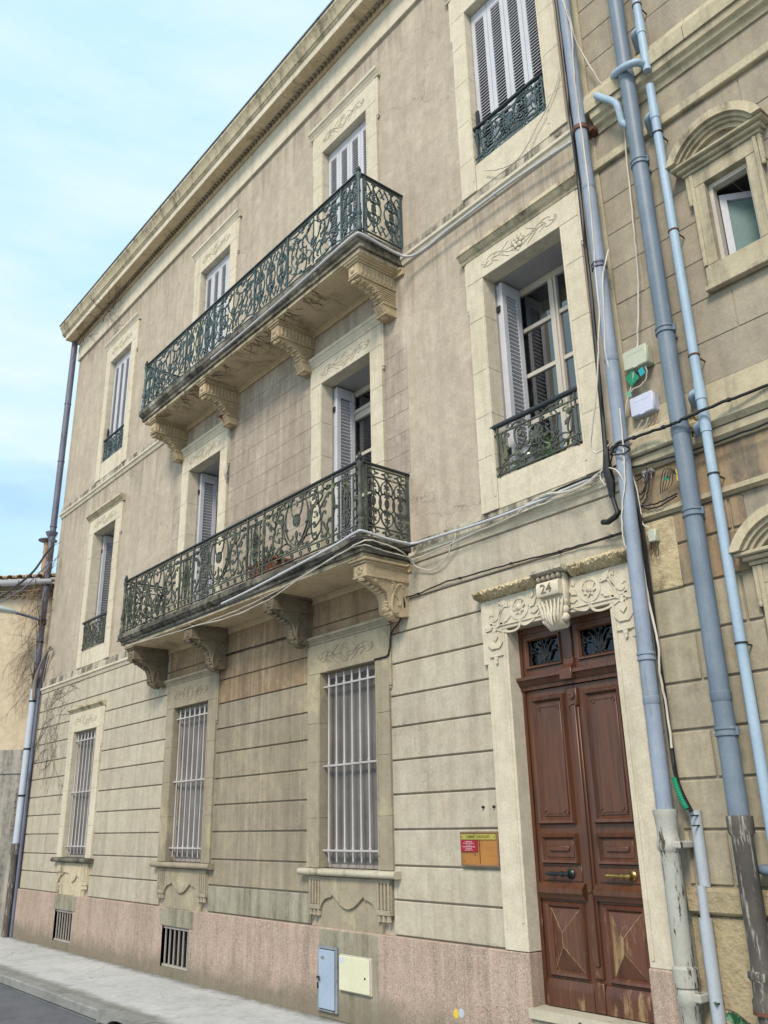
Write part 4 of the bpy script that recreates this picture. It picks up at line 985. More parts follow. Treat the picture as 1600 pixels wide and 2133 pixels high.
MB().prism([(YW, 3.506), (-.10, 3.506), (-.145, 3.525), (-.145, 3.55), (YW, 3.555)], 'x', kx0-.035, kx1+.03).build('keystone_cap', 'course_top', door)
text_mesh('24', .105, 'numeral', door, (kc-.01, -.138, 3.385), 'house_number', .004, 1.1)
# carved foliage on the lintel and at the head of the jambs
def door_carving():
    m = MB(); half = []; lv = []
    O = (dc, .0, 3.335); wr = -.36
    cv = [arc(wr, .0, .095, .095, n=20), arc(wr, .0, .078, .078, n=20), C((wr-.02, -.105), (wr-.30, -.02), -1, False, b=16), C((wr+.03, -.11), (wr+.20, -.03), 1), sm2([(wr-.1, -.05), (wr-.2, -.10), (wr-.32, -.09), (wr-.40, -.14)]), C((wr-.30, -.04), (wr-.22, .06), 1), C((wr-.20, -.09), (wr-.12, .04), -1)]
    for i in range(8): lv.append(leafpoly(wr, 0, i*PI/4+.2, .068, .020))
    for (u, v, an, L, W) in ((wr-.12, .03, 2.4, .11, .03), (wr-.14, .06, 2.9, .10, .022), (wr+.12, -.02, .7, .10, .026), (wr+.12, -.06, .1, .10, .024), (wr-.30, -.10, 3.6, .10, .02), (wr-.22, -.08, 4.0, .07, .02), (wr-.12, -.06, 3.6, .07, .018), (wr+.14, .05, 1.3, .07, .02)): lv.append(leafpoly(u, v, an, L, W))
    for u, v in ((-.66, -.34), (-.64, -.42), (-.64, -.50)): pass
    allc = cv+mir(cv, 0); allv = lv+[[(-u, v) for u, v in L] for L in lv]
    iron(m, allc, [], O, (1, 0, 0), .012, .012); iron(m, [], allv, O, (1, 0, 0), .01, .013)
    for s_ in (-1, 1):
        m.ball((dc+s_*-wr*1.0, -.012, 3.335), (.03, .016, .03), 8, 5)
        jx = dc+s_*.645
        for (dx, dz, an, L, W) in ((0, -.12, PI/2, .10, .03), (0, -.18, .5, .10, .02), (0, -.18, PI-.5, .10, .02), (0, -.22, -.3, .08, .018), (0, -.22, PI+.3, .08, .018), (0, -.20, -PI/2, .12, .022), (0, -.05, PI/2, .06, .02)):
            iron(m, [], [leafpoly(dx, dz, an, L, W)], (jx, -.004, 3.335-.12), (1, 0, 0), .01, .012)
        for j in range(4): m.ball((jx+.008*(j % 2), -.010, 3.0-.028*j), (.014-.002*j, .012, .014), 6, 4)
    m.build('carved_foliage', 'trim_cream', door, 50)
door_carving()
# threshold
MB().box(da-.002, db+.002, -.014, .30, -.02, .335, .005).build('step', 'plinth_patch', house)
th = MB(); th.prism([(da-.012, .337), (da+.42, .337), (da+.425, .358), (da+.45, .375), (da+.50, .345), (da+.60, .337), (db-.016, .337), (db-.016, .402), (da-.012, .402)], 'y', -.035, .16)
th.build('threshold', 'threshold_stone', house)
# door leaves
YD = .150
dr = MB()
dr.box(da, db, YD+.02, YD+.09, 2.672, 2.70); dr.box(da, da+.03, YD-.012, YD+.08, .404, 3.184); dr.box(db-.03, db, YD-.012, YD+.08, .404, 3.184); dr.box(da+.0305, db-.0305, YD-.012, YD+.08, 3.135, 3.184)
dd = dr.build('door', 'door_wood', house)
def frame_mould(m, x0, x1, z0, z1, y, w_=.05, d=.022):
    d *= 1.35
    """mitred moulding round a panel"""
    ring = [(0, 0), (w_*.25, -d), (w_*.6, -d*.8), (w_*.8, -d*.25), (w_, .004)]
    V = []; F = []; n = len(ring)
    for (a_, b_, sx, sz) in ((x0, z0, 1, 1), (x1, z0, -1, 1), (x1, z1, -1, -1), (x0, z1, 1, -1)):
        for o_, yy in ring: V.append((a_+sx*o_, y+yy, b_+sz*o_))
    for i in range(4):
        j = (i+1) % 4
        for k in range(n-1): F.append((i*n+k, j*n+k, j*n+k+1, i*n+k+1))
    m.add(V, F)
def door_leaf(x0, x1, mir_, mat, worn):
    leaf = MB().box(x0+.002, x1-.002, YD, YD+.05, .408, 2.668, .003).build('door_leaf', mat, house)
    px0, px1 = (x0+.045, x1-.085) if not mir_ else (x0+.085, x1-.045)
    pc = (px0+px1)/2
    m = MB(); frame_mould(m, px0, px1, 1.640, 2.615, YD, .055, .026)
    m.box(px0+.06, px1-.06, YD-.008, YD+.005, 1.70, 2.555, .004)
    for (cx, cz) in ((px0+.085, 1.735), (px1-.085, 1.735), (px0+.085, 2.52), (px1-.085, 2.52)):
        for a_, b_ in ((-.018, .0), (.0, -.018)): m.box(cx+a_-.001, cx+a_+.017, YD-.016, YD-.0075, cz+b_-.001, cz+b_+.017, .002)
    m.box(px0+.10, px1-.10, YD-.014, YD-.0075, 1.722, 1.730); m.box(px0+.10, px1-.10, YD-.014, YD-.0075, 2.525, 2.533)
    m.build('tall_panel', mat, leaf, 40)
    m = MB(); frame_mould(m, px0, px1, 1.362, 1.580, YD, .045, .024); m.box(px0+.05, px1-.05, YD-.006, YD+.005, 1.41, 1.532, .003); m.box(px0+.085, px1-.085, YD-.022, YD-.0055, 1.452, 1.490, .006)
    m.build('middle_panel', mat, leaf, 40)
    m = MB(); m.box(px0, px1+.01, YD-.008, YD+.005, 1.245, 1.345, .004)
    m.prism([(YD+.004, 1.235), (YD-.02, 1.235), (YD-.05, 1.205), (YD-.06, 1.200), (YD-.06, 1.165), (YD-.035, 1.14), (YD-.03, 1.125), (YD+.004, 1.12)], 'x', x0+.012, x1-.05 if not mir_ else x1-.012) if not mir_ else m.prism([(YD+.004, 1.235), (YD-.02, 1.235), (YD-.05, 1.205), (YD-.06, 1.200), (YD-.06, 1.165), (YD-.035, 1.14), (YD-.03, 1.125), (YD+.004, 1.12)], 'x', x0+.05, x1-.012)
    m.build('lock_rail', mat, leaf, 40)
    m = MB(); frame_mould(m, px0, px1, .60, 1.105, YD, .05, .020)
    a, b, c_, d_ = px0+.045, px1-.045, .645, 1.06; ap0, ap1 = (pc, YD-.060, .81), (pc, YD-.060, .90)
    m.add([(a, YD-.004, c_), (b, YD-.004, c_), (b, YD-.004, d_), (a, YD-.004, d_), ap0, ap1], [(0, 1, 4), (1, 2, 5, 4), (2, 3, 5)])
    m.build('diamond_panel', worn, leaf)
    f_ = MB(); f_.add([(a, YD-.004, c_), (a, YD-.004, d_), ap1, ap0], [(0, 1, 2, 3)]); f_.build('worn_lit_facet', 'door_wood_bare_lit' if mir_ else 'door_wood_worn', leaf)  # paler left facet: wear, plus relief shading put into the colour
    e_ = MB()
    for (p_, q_) in (((a, YD-.004, c_), ap0), ((b, YD-.004, c_), ap0), ((b, YD-.004, d_), ap1), ((a, YD-.004, d_), ap1), (ap0, ap1)): e_.tube([p_, q_], .0026, 4)
    e_.build('ridge_highlight', 'door_wood_bare_lit', leaf)  # pale strips added as painted edge light, so the flatly lit relief reads
    m = MB(); m.prism([(YD+.004, .585), (YD-.012, .585), (YD-.028, .545), (YD-.03, .52), (YD-.03, .41), (YD+.004, .41)], 'x', x0+.012 if not mir_ else x0+.05, x1-.05 if not mir_ else x1-.012); m.build('kick_board', worn, leaf, 40)
    return leaf
L1 = door_leaf(da+.03, dc, False, 'door_wood', 'door_wood'); L2 = door_leaf(dc, db-.03, True, 'door_wood', 'door_wood_worn')
ag = MB(); ag.box(dc-.040, dc+.040, YD-.018, YD+.01, .62, 2.60, .005); ag.box(dc-.022, dc+.022, YD-.034, YD-.0175, .70, 2.52, .006); ag.box(dc-.045, dc+.045, YD-.036, YD+.01, .41, .60, .006); ag.box(dc-.045, dc+.045, YD-.034, YD+.005, 2.50, 2.64, .006)
ag.lathe((dc, YD-.046, 2.575), [(.026, .012), (.026, 0), (.016, -.004), (.012, .002)], 12, 'y'); ag.lathe((dc, YD-.03, 1.185), [(.014, .01), (.014, -.012), (.006, -.016)], 10, 'y')
ag.build('meeting_stile', 'door_wood', dd, 40)
tr = MB(); tr.prism([(YD+.02, 2.672), (YD-.025, 2.672), (YD-.03, 2.70), (YD-.045, 2.71), (YD-.06, 2.745), (YD-.075, 2.75), (YD-.075, 2.775), (YD+.02, 2.785)], 'x', da-.004, db)
tr.box(dc-.06, dc+.06, YD-.09, YD, 2.70, 2.79, .006); tr.prism([(YD, 2.79), (YD-.08, 2.79), (YD-.035, 2.83), (YD-.03, 2.87), (YD, 2.87)], 'x', dc-.045, dc+.045)
tr.build('transom', 'door_wood', dd, 40)
fl = MB()
fl.box(da+.03, da+.075, YD-.002, YD+.05, 2.786, 3.134); fl.box(db-.075, db-.03, YD-.002, YD+.05, 2.786, 3.134); fl.box(dc-.095, dc+.095, YD-.002, YD+.05, 2.786, 3.134)
for (a, b) in ((da+.0755, dc-.0955), (dc+.0955, db-.0755)):
    fl.box(a, b, YD-.002, YD+.05, 2.786, 2.855); fl.box(a, b, YD-.002, YD+.05, 3.085, 3.134); frame_mould(fl, a-.015, b+.015, 2.84, 3.10, YD-.002, .03, .014)
fl.box(dc-.035, dc+.035, YD-.02, YD-.0025, 2.87, 3.13, .006)
fl.build('fanlight_frame', 'door_wood', dd, 40)
for (a, b) in ((da+.08, dc-.10), (dc+.10, db-.08)):
    MB().box(a, b, YD+.034, YD+.038, 2.85, 3.09).build('pane', 'fanlight_glass', dd)
    MB().box(a-.01, b+.01, YD+.06, YD+.07, 2.84, 3.10).build('fanlight_backing', 'room_dark', dd)
    W_, H_ = b-a, .24; c = W_/2; half = [C((c-.03, .03), (c-.13*W_/.33, .10), 1), sm2([(c-.015, .04), (c-.04, .14), (c-.09, .20)]), sm2([(c-.02, .04), (c-.08, .11), (c-.13, .13)]), C((c-.07, .21), (c-.03, .16), -1), C((c-.14, .20), (c-.10, .155), 1), C((c-.135, .04), (c-.05, .05), 1), sm2([(c-.005, .04), (c-.02, .14), (c-.03, .215)]), sm2([(c-.15, .02), (c-.152, .10), (c-.14, .16)])]
    m = MB(); iron(m, half+mir(half, c)+[[(.0, .015), (W_, .015)], [(c, .03), (c, .17)], arc(c, .195, .02, .025)], [leafpoly(c, .03, PI/2+a_, .10, .012) for a_ in (-.9, -.45, 0, .45, .9)], (a, YD+.022, 2.855), (1, 0, 0), .0075, .005)
    m.build('fanlight_grille', 'iron_black', dd)
def handle(x, mat, name):
    m = MB(); z = 1.297
    m.lathe((x+.10, YD-.012, z), [(.036, .004), (.036, -.006), (.026, -.014), (.016, -.03), (.016, -.045)], 14, 'y')
    m.lathe((x-.11, YD-.055, z), [(.004, 0), (.010, .012), (.014, .03), (.009, .04), (.017, .05), (.015, .06), (.013, .10), (.013, .14), (.020, .15), (.020, .165), (.012, .172), (.016, .19), (.018, .21), (.014, .222)], 12, 'x')
    m.box(x-.055, x-.035, YD-.05, YD-.002, z-.008, z+.008)
    m.build(name, mat, dd, 40)
handle((da+.03+dc)/2-.03, 'bronze_dark', 'door_handle'); handle((dc+db-.03)/2+.02, 'brass', 'door_handle')
MB().box(db-.034, db-.030, YD-.07, YD-.02, 1.42, 1.53).build('latch_plate', 'box_white', dd)
CAB = {   # cable and bend runs: points in metres
'conduit_upper':[(-3.526,-0.060,7.360),(-3.777,-0.060,7.381),(-4.369,-0.060,7.414),(-5.035,-0.060,7.406),(-5.550,-0.060,7.383),(-5.736,-0.100,7.401),(-5.816,-0.200,7.446),(-5.855,-0.400,7.494),(-5.889,-0.620,7.539),(-5.954,-0.660,7.541),(-6.279,-0.660,7.539),(-7.220,-0.660,7.495),(-8.306,-0.660,7.472),(-9.045,-0.660,7.469)],
'conduit_lower':[(-3.603,-0.060,4.181),(-3.892,-0.060,4.174),(-4.293,-0.060,4.153),(-4.842,-0.060,4.150),(-5.455,-0.060,4.173),(-5.822,-0.080,4.186),(-5.838,-0.200,4.177),(-5.881,-0.400,4.198),(-5.921,-0.620,4.232),(-5.986,-0.660,4.223),(-6.364,-0.660,4.180),(-7.112,-0.660,4.126),(-7.861,-0.660,4.075),(-8.463,-0.660,4.049)],
'bundle_lower':[(-3.462,-0.080,4.196),(-3.694,-0.070,4.189),(-3.978,-0.070,4.191),(-4.406,-0.050,4.168),(-4.968,-0.050,4.165),(-5.597,-0.050,4.185),(-5.884,-0.100,4.160),(-5.824,-0.450,4.080),(-5.925,-0.640,4.164),(-6.287,-0.660,4.112),(-7.109,-0.660,4.034),(-8.058,-0.660,4.010),(-9.170,-0.660,4.005),(-10.495,-0.660,4.032),(-11.365,-0.660,4.109)],
'white_swag':[(-5.881,-0.060,4.013),(-5.832,-0.150,4.042),(-5.885,-0.400,4.067),(-5.927,-0.640,4.094),(-6.273,-0.670,4.069),(-6.919,-0.670,3.994),(-7.640,-0.670,3.922),(-8.454,-0.670,3.896),(-9.385,-0.670,3.915),(-10.176,-0.670,3.945),(-11.034,-0.670,3.993)],
'white_swag2':[(-3.612,-0.050,4.166),(-4.002,-0.050,4.129),(-4.411,-0.050,4.118),(-4.974,-0.050,4.091),(-5.605,-0.050,4.050),(-5.880,-0.060,4.046),(-5.798,-0.250,4.063),(-5.823,-0.450,4.112),(-5.869,-0.640,4.121),(-6.146,-0.680,4.073),(-6.737,-0.680,4.000),(-7.466,-0.660,3.897),(-8.361,-0.600,3.887),(-9.239,-0.620,3.935)],
'black_wall':[(-3.512,-0.050,3.678),(-3.903,0.000,3.696),(-4.240,0.000,3.706),(-4.603,0.000,3.722),(-5.053,0.000,3.734),(-5.482,0.000,3.743),(-5.881,0.000,3.715),(-6.077,0.000,3.714)],
'black_drop':[(-6.098,-0.020,4.009),(-6.067,-0.030,3.784),(-6.045,-0.030,3.628),(-6.126,-0.020,3.504),(-6.283,0.000,3.413),(-6.310,0.000,3.267),(-6.344,-0.010,3.197),(-6.461,-0.010,3.192),(-6.536,-0.010,3.189)],
'black_mid':[(-9.690,0.000,3.680),(-9.414,0.000,3.698),(-8.933,0.000,3.692),(-8.348,0.000,3.686),(-7.981,0.000,3.679)],
'black_vert':[(-3.520,-0.090,9.026),(-3.516,-0.090,8.358),(-3.518,-0.090,7.675),(-3.509,-0.090,7.128),(-3.518,-0.090,6.419),(-3.523,-0.090,5.706),(-3.540,-0.090,5.086),(-3.549,-0.100,4.495),(-3.550,-0.120,4.168),(-3.543,-0.100,3.974),(-3.509,-0.100,3.803)],
'white_thin1':[(-3.400,-0.160,8.858),(-3.341,-0.170,8.437),(-3.367,-0.170,7.946),(-3.368,-0.170,7.454),(-3.363,-0.170,6.876),(-3.374,-0.170,6.387),(-3.400,-0.170,5.881),(-3.419,-0.170,5.438),(-3.476,-0.170,5.072),(-3.556,-0.160,4.729),(-3.654,-0.120,4.488),(-3.674,-0.100,4.385),(-3.596,-0.100,4.349),(-3.487,-0.100,4.391)],
'white_thin2':[(-3.324,-0.060,6.074),(-3.314,-0.140,5.914),(-3.337,-0.170,5.777),(-3.370,-0.170,5.457),(-3.401,-0.170,5.081),(-3.376,-0.140,4.827),(-3.384,-0.100,4.657),(-3.371,-0.060,4.643)],
'white_diag':[(-3.368,-0.150,8.715),(-3.352,-0.100,8.352),(-3.279,-0.040,8.014),(-3.131,-0.040,7.561),(-3.026,-0.060,7.203),(-3.070,-0.020,6.852),(-3.083,-0.020,6.420),(-3.099,-0.020,6.051),(-3.123,-0.020,5.655),(-3.180,-0.020,5.288),(-3.199,-0.050,5.072)],
'black_down':[(-3.393,-0.100,4.277),(-3.380,-0.080,4.101),(-3.369,-0.060,3.892),(-3.359,-0.050,3.629),(-3.358,-0.050,3.302),(-3.357,-0.050,2.987),(-3.358,-0.050,2.717),(-3.349,-0.050,2.453),(-3.349,-0.050,2.136),(-3.330,-0.060,1.890),(-3.254,-0.070,1.710)],
'white_down':[(-3.372,-0.160,4.176),(-3.365,-0.120,3.915),(-3.382,-0.080,3.703),(-3.389,-0.060,3.488),(-3.371,-0.070,3.231),(-3.349,-0.070,2.949),(-3.336,-0.070,2.778),(-3.353,-0.070,2.615),(-3.335,-0.070,2.386),(-3.334,-0.070,2.104)],
'black_horiz':[(-3.460,-0.180,4.248),(-3.394,-0.180,4.315),(-3.271,-0.140,4.332),(-3.106,-0.140,4.325),(-2.933,-0.200,4.287),(-2.836,-0.200,4.291),(-2.670,-0.160,4.322),(-2.470,-0.130,4.337),(-2.247,-0.100,4.346),(-2.054,-0.100,4.340)],
'black_mould':[(-3.388,-0.060,4.148),(-3.237,-0.050,4.134),(-3.037,-0.050,4.118),(-2.734,-0.050,4.110),(-2.450,-0.050,4.109),(-2.185,-0.050,4.112)],
'box1_a':[(-3.253,-0.050,4.907),(-3.290,-0.040,4.822),(-3.339,-0.040,4.719),(-3.390,-0.060,4.569),(-3.390,-0.100,4.356)],
'box1_b':[(-3.144,-0.050,4.912),(-3.161,-0.030,4.832),(-3.220,-0.030,4.783),(-3.306,-0.040,4.767),(-3.344,-0.050,4.697),(-3.380,-0.070,4.521)],
'box2_a':[(-3.234,-0.050,4.494),(-3.282,-0.040,4.451),(-3.332,-0.050,4.408),(-3.367,-0.100,4.367)],
'box2_b':[(-3.184,-0.050,4.491),(-3.219,-0.040,4.447),(-3.282,-0.050,4.401),(-3.353,-0.080,4.355),(-3.390,-0.100,4.296)],
'box2_c':[(-3.138,-0.050,4.496),(-3.163,-0.040,4.454),(-3.247,-0.040,4.398),(-3.331,-0.060,4.365),(-3.378,-0.100,4.319)],
'box2_d':[(-3.108,-0.050,4.500),(-3.150,-0.040,4.433),(-3.206,-0.040,4.391),(-3.303,-0.060,4.354),(-3.380,-0.100,4.304)],
'tap_a':[(-3.266,-0.030,4.114),(-3.275,-0.030,4.021),(-3.315,-0.030,3.920),(-3.364,-0.040,3.876),(-3.386,-0.050,3.823)],
'tap_b':[(-3.236,-0.030,4.093),(-3.265,-0.030,3.980),(-3.308,-0.030,3.880),(-3.363,-0.040,3.826)],
'tap_c':[(-3.050,-0.040,3.824),(-3.116,-0.030,3.814),(-3.211,-0.030,3.794),(-3.299,-0.030,3.802),(-3.360,-0.040,3.848)],
'left_span':[(-16.094,-0.150,6.830),(-15.712,-0.400,6.497),(-14.972,-0.800,5.933),(-14.438,-1.200,5.494),(-13.831,-1.600,5.113),(-13.271,-2.000,4.807)],
'left_span2':[(-16.092,-0.150,6.493),(-15.874,-0.400,6.211),(-15.279,-0.800,5.741),(-14.637,-1.200,5.373),(-14.164,-1.500,5.111),(-13.222,-2.000,4.704)],
'xover':[(-2.736,-0.100,7.516),(-2.743,-0.140,7.532),(-2.773,-0.190,7.530),(-2.852,-0.210,7.542),(-2.946,-0.170,7.595),(-3.039,-0.080,7.686),(-3.099,0.030,7.765)],
'cbend':[(-3.213,-0.115,7.585),(-3.137,-0.125,7.486),(-3.057,-0.130,7.387),(-3.019,-0.130,7.309),(-3.017,-0.110,7.217),(-3.014,-0.095,7.142),(-2.969,-0.090,7.080)],
'w1':[(-3.563,-0.100,4.257),(-3.523,-0.100,4.124),(-3.602,-0.080,4.076),(-3.643,-0.080,4.169),(-3.570,-0.100,4.200),(-3.404,-0.180,4.085),(-3.382,-0.120,3.882)],
'w2':[(-3.331,-0.180,4.590),(-3.343,-0.180,4.277),(-3.363,-0.180,4.014),(-3.417,-0.180,3.804),(-3.438,-0.180,3.625),(-3.438,-0.160,3.519),(-3.449,-0.090,3.443)],
'w3':[(-3.513,-0.120,4.315),(-3.426,-0.180,4.307),(-3.328,-0.190,4.276),(-3.328,-0.120,4.268),(-3.336,-0.190,4.214),(-3.426,-0.180,4.236),(-3.509,-0.120,4.214),(-3.507,-0.100,4.080)],
'w4':[(-3.375,-0.050,4.107),(-3.349,-0.040,4.043),(-3.303,-0.030,4.061),(-3.292,-0.030,3.989),(-3.343,-0.030,3.928),(-3.374,-0.040,3.955),(-3.394,-0.060,3.861)],
'w5':[(-3.411,-0.080,3.938),(-3.360,-0.050,3.853),(-3.287,-0.030,3.828),(-3.194,-0.030,3.823),(-3.113,-0.030,3.835),(-3.040,-0.040,3.839)],
'w6':[(-3.370,-0.100,4.190),(-3.360,-0.060,4.042),(-3.350,-0.050,3.812),(-3.349,-0.050,3.700),(-3.312,-0.030,3.657)],
'w7':[(-3.625,-0.060,4.216),(-3.778,-0.090,4.138),(-3.961,-0.100,4.125),(-4.171,-0.080,4.175),(-4.344,-0.060,4.169),(-4.508,-0.060,4.128)],
'w8':[(-5.889,-0.100,4.065),(-5.859,-0.020,3.976),(-5.668,0.000,3.901),(-5.446,-0.020,3.969),(-5.243,-0.050,4.164)],
'w9':[(-3.618,-0.030,8.251),(-3.727,-0.030,8.049),(-3.924,-0.030,7.857),(-4.180,-0.040,7.637),(-4.427,-0.040,7.684),(-4.622,-0.030,7.809)],
'trunk':[(-3.268,-0.030,1.710),(-3.270,-0.030,1.507),(-3.264,-0.050,1.256),(-3.269,-0.050,1.064),(-3.272,-0.050,0.851),(-3.274,-0.050,0.644),(-3.272,-0.050,0.467)],
'green':[(-3.347,-0.070,1.921),(-3.329,-0.080,1.860),(-3.305,-0.080,1.785),(-3.273,-0.080,1.725)],
}
# ================================================================== RIGHT-HAND HOUSE
RX0, RX1 = -3.448, .6
rh = thing('stone_house', 'older stone house at the right edge with curved window pediments behind the pipes', 'house', (-1.4, 4, 0))
WX = (-2.475, -2.14)
rholes = [(WX[0]-.04, WX[1]+.04, 5.47, 6.24), (WX[0]-.04, WX[1]+.04, 1.9, 3.08)]
m = MB(); wall_grid(m, RX0, RX1, 0, 13, YW+.004, rholes)
m.add([(RX1, YW+.02, 0), (RX1, 9, 0), (RX1, 9, 13), (RX1, YW+.02, 13)], [(0, 1, 2, 3)])
m.build('wall', 'right_upper', rh)
MB().box(RX0+.001, RX0+.065, YW-.012, YW+.03, 4.60, 13.0, .006).build('quoin_strip', 'right_trim', rh)
def courses(za, zb, rows, mat, cut, L, gap, off0=0, skip=()):
    hz = (zb-za)/rows
    for r in range(rows):
        z0 = za+r*hz; x0 = RX0-(L*.5 if (r+off0) % 2 else 0)+.01
        while x0 < RX1:
            a, b = max(x0, RX0+cut)+gap, min(x0+L, RX1)-gap
            parts = [(a, b)]
            for s in skip:
                nw = []
                for (p, q) in parts:
                    if q > s[0] and p < s[1] and z0+hz-gap > s[2] and z0+gap < s[3]:
                        if s[0]-p > .02: nw.append((p, s[0]))
                        if q-s[1] > .02: nw.append((s[1], q))
                    else: nw.append((p, q))
                parts = nw
            for (p, q) in parts:
                if q-p > .02: MB().box(p, q, YW-.001-random.uniform(0, .003), YW+.03, z0+gap, z0+hz-gap, .004).build('stone_block', mat, rh)
            x0 += L
wsk = [(WX[0]-.12, WX[1]+.12, 5.28, 6.42)]
courses(4.60, 6.955, 7, 'right_upper', .066, .67, .0035, 0, wsk)
courses(7.82, 12.8, 15, 'right_upper', .066, .70, .003)
MB().box(RX0+.067, RX1, YW-.003, YW+.03, 7.055, 7.33).build('frieze', 'right_upper', rh)
MB().box(RX0+.03, RX1, -.004, YW+.03, 6.96, 7.05, .008).build('string_course', 'right_trim', rh)
c_ = MB(); c_.prism([(YW+.02, 7.33), (.02, 7.33), (.005, 7.37), (-.03, 7.39), (-.04, 7.42), (-.07, 7.44), (-.08, 7.50), (YW+.02, 7.50)], 'x', RX0+.12, RX1)
c_ = c_.build('cornice', 'right_trim', rh, 30)
xx = RX0+.02
for L in (1.05, 1.0, 1.1, 1.1):
    MB().prism([(YW+.02, 7.505), (-.10, 7.505), (-.105, 7.64), (-.085, 7.655), (-.02, 7.78), (YW+.02, 7.81)], 'x', xx+.003, xx+L-.003).build('cornice_block', 'right_trim', c_); xx += L
# middle course, with a broken gap between the two larger pipes
mc = MB().prism([(YW+.02, 4.115), (.015, 4.115), (-.005, 4.14), (-.03, 4.16), (-.035, 4.215), (YW+.02, 4.215)], 'x', RX0+.01, RX1).build('moulded_course', 'right_trim', rh, 30)
MB().box(RX0+.01, -2.965, -.075, YW+.02, 4.222, 4.405, .012).build('course_block', 'right_trim', mc)
MB().box(-2.745, RX1, -.080, YW+.02, 4.222, 4.39, .035).build('course_block', 'right_trim', mc)
m = MB()
for _ in range(34):
    m.ball((random.uniform(-2.96, -2.75), random.uniform(0, .03), random.uniform(4.23, 4.40)), (random.uniform(.02, .05), .03, random.uniform(.015, .035)), 6, 4)
m.build('broken_core', 'eroded_stone', mc)
MB().prism([(YW+.02, 4.41), (-.005, 4.41), (.012, 4.59), (YW+.02, 4.598)], 'x', RX0+.03, RX1).build('weathering_course', 'right_trim', rh)
MB().box(RX0+.05, RX1, YW-.006, YW+.03, 3.80, 4.112).build('ochre_band', 'right_ochre', rh)
MB().prism([(YW+.02, 3.735), (.02, 3.735), (.0, 3.75), (-.012, 3.755), (-.012, 3.79), (YW+.02, 3.797)], 'x', RX0+.02, RX1).build('string_course', 'right_trim', rh)
# ground floor: large blocks with wide joints
GZ = [1.262, 1.595, 1.91, 2.222, 2.538, 2.866, 3.19, 3.50, 3.732]
cuts = {0: [-3.40, -3.35, -3.085, -2.55, -2.0], 1: [-3.40, -2.55, -1.8], 2: [-3.40, -3.095, -2.68, -2.0], 3: [-3.40, -2.76, -1.9], 4: [-3.40, -3.10, -2.60, -1.9], 5: [-3.40, -2.72, -1.9], 6: [-3.40, -2.78, -2.0], 7: [-3.40, -2.72, -1.9]}
for r in range(8):
    cs_ = cuts[r]+[-1.2, -.4, RX1]
    for a, b in zip(cs_[:-1], cs_[1:]):
        if r >= 6 or r in (3, 4, 5): 
            if b > -2.62 and a < -2.03: b2 = min(b, -2.605)
            else: b2 = b
            if a >= -2.605 and a < -2.03: continue
        else: b2 = b
        if b2-a < .03: continue
        MB().box(a+.008, b2-.008, YW-.012, YW+.03, GZ[r]+.008, GZ[r+1]-.008, .007).build('stone_block', 'right_ochre' if r >= 6 else 'right_stone', rh)
for a, b in ((-3.405, -2.99), (-2.98, -2.30), (-2.29, -1.5), (-1.49, RX1)):
    MB().box(a+.004, b-.004, -.045, YW+.03, 1.10, 1.258, .022).build('plinth_cap', 'right_plinth', rh, 40)
for a, b in ((-3.405, -3.335), (-3.33, -2.70), (-2.69, -1.9), (-1.89, RX1)):
    MB().box(a+.004, b-.004, -.006, YW+.03, -.02, 1.095, .012).build('plinth_stone', 'right_plinth', rh)
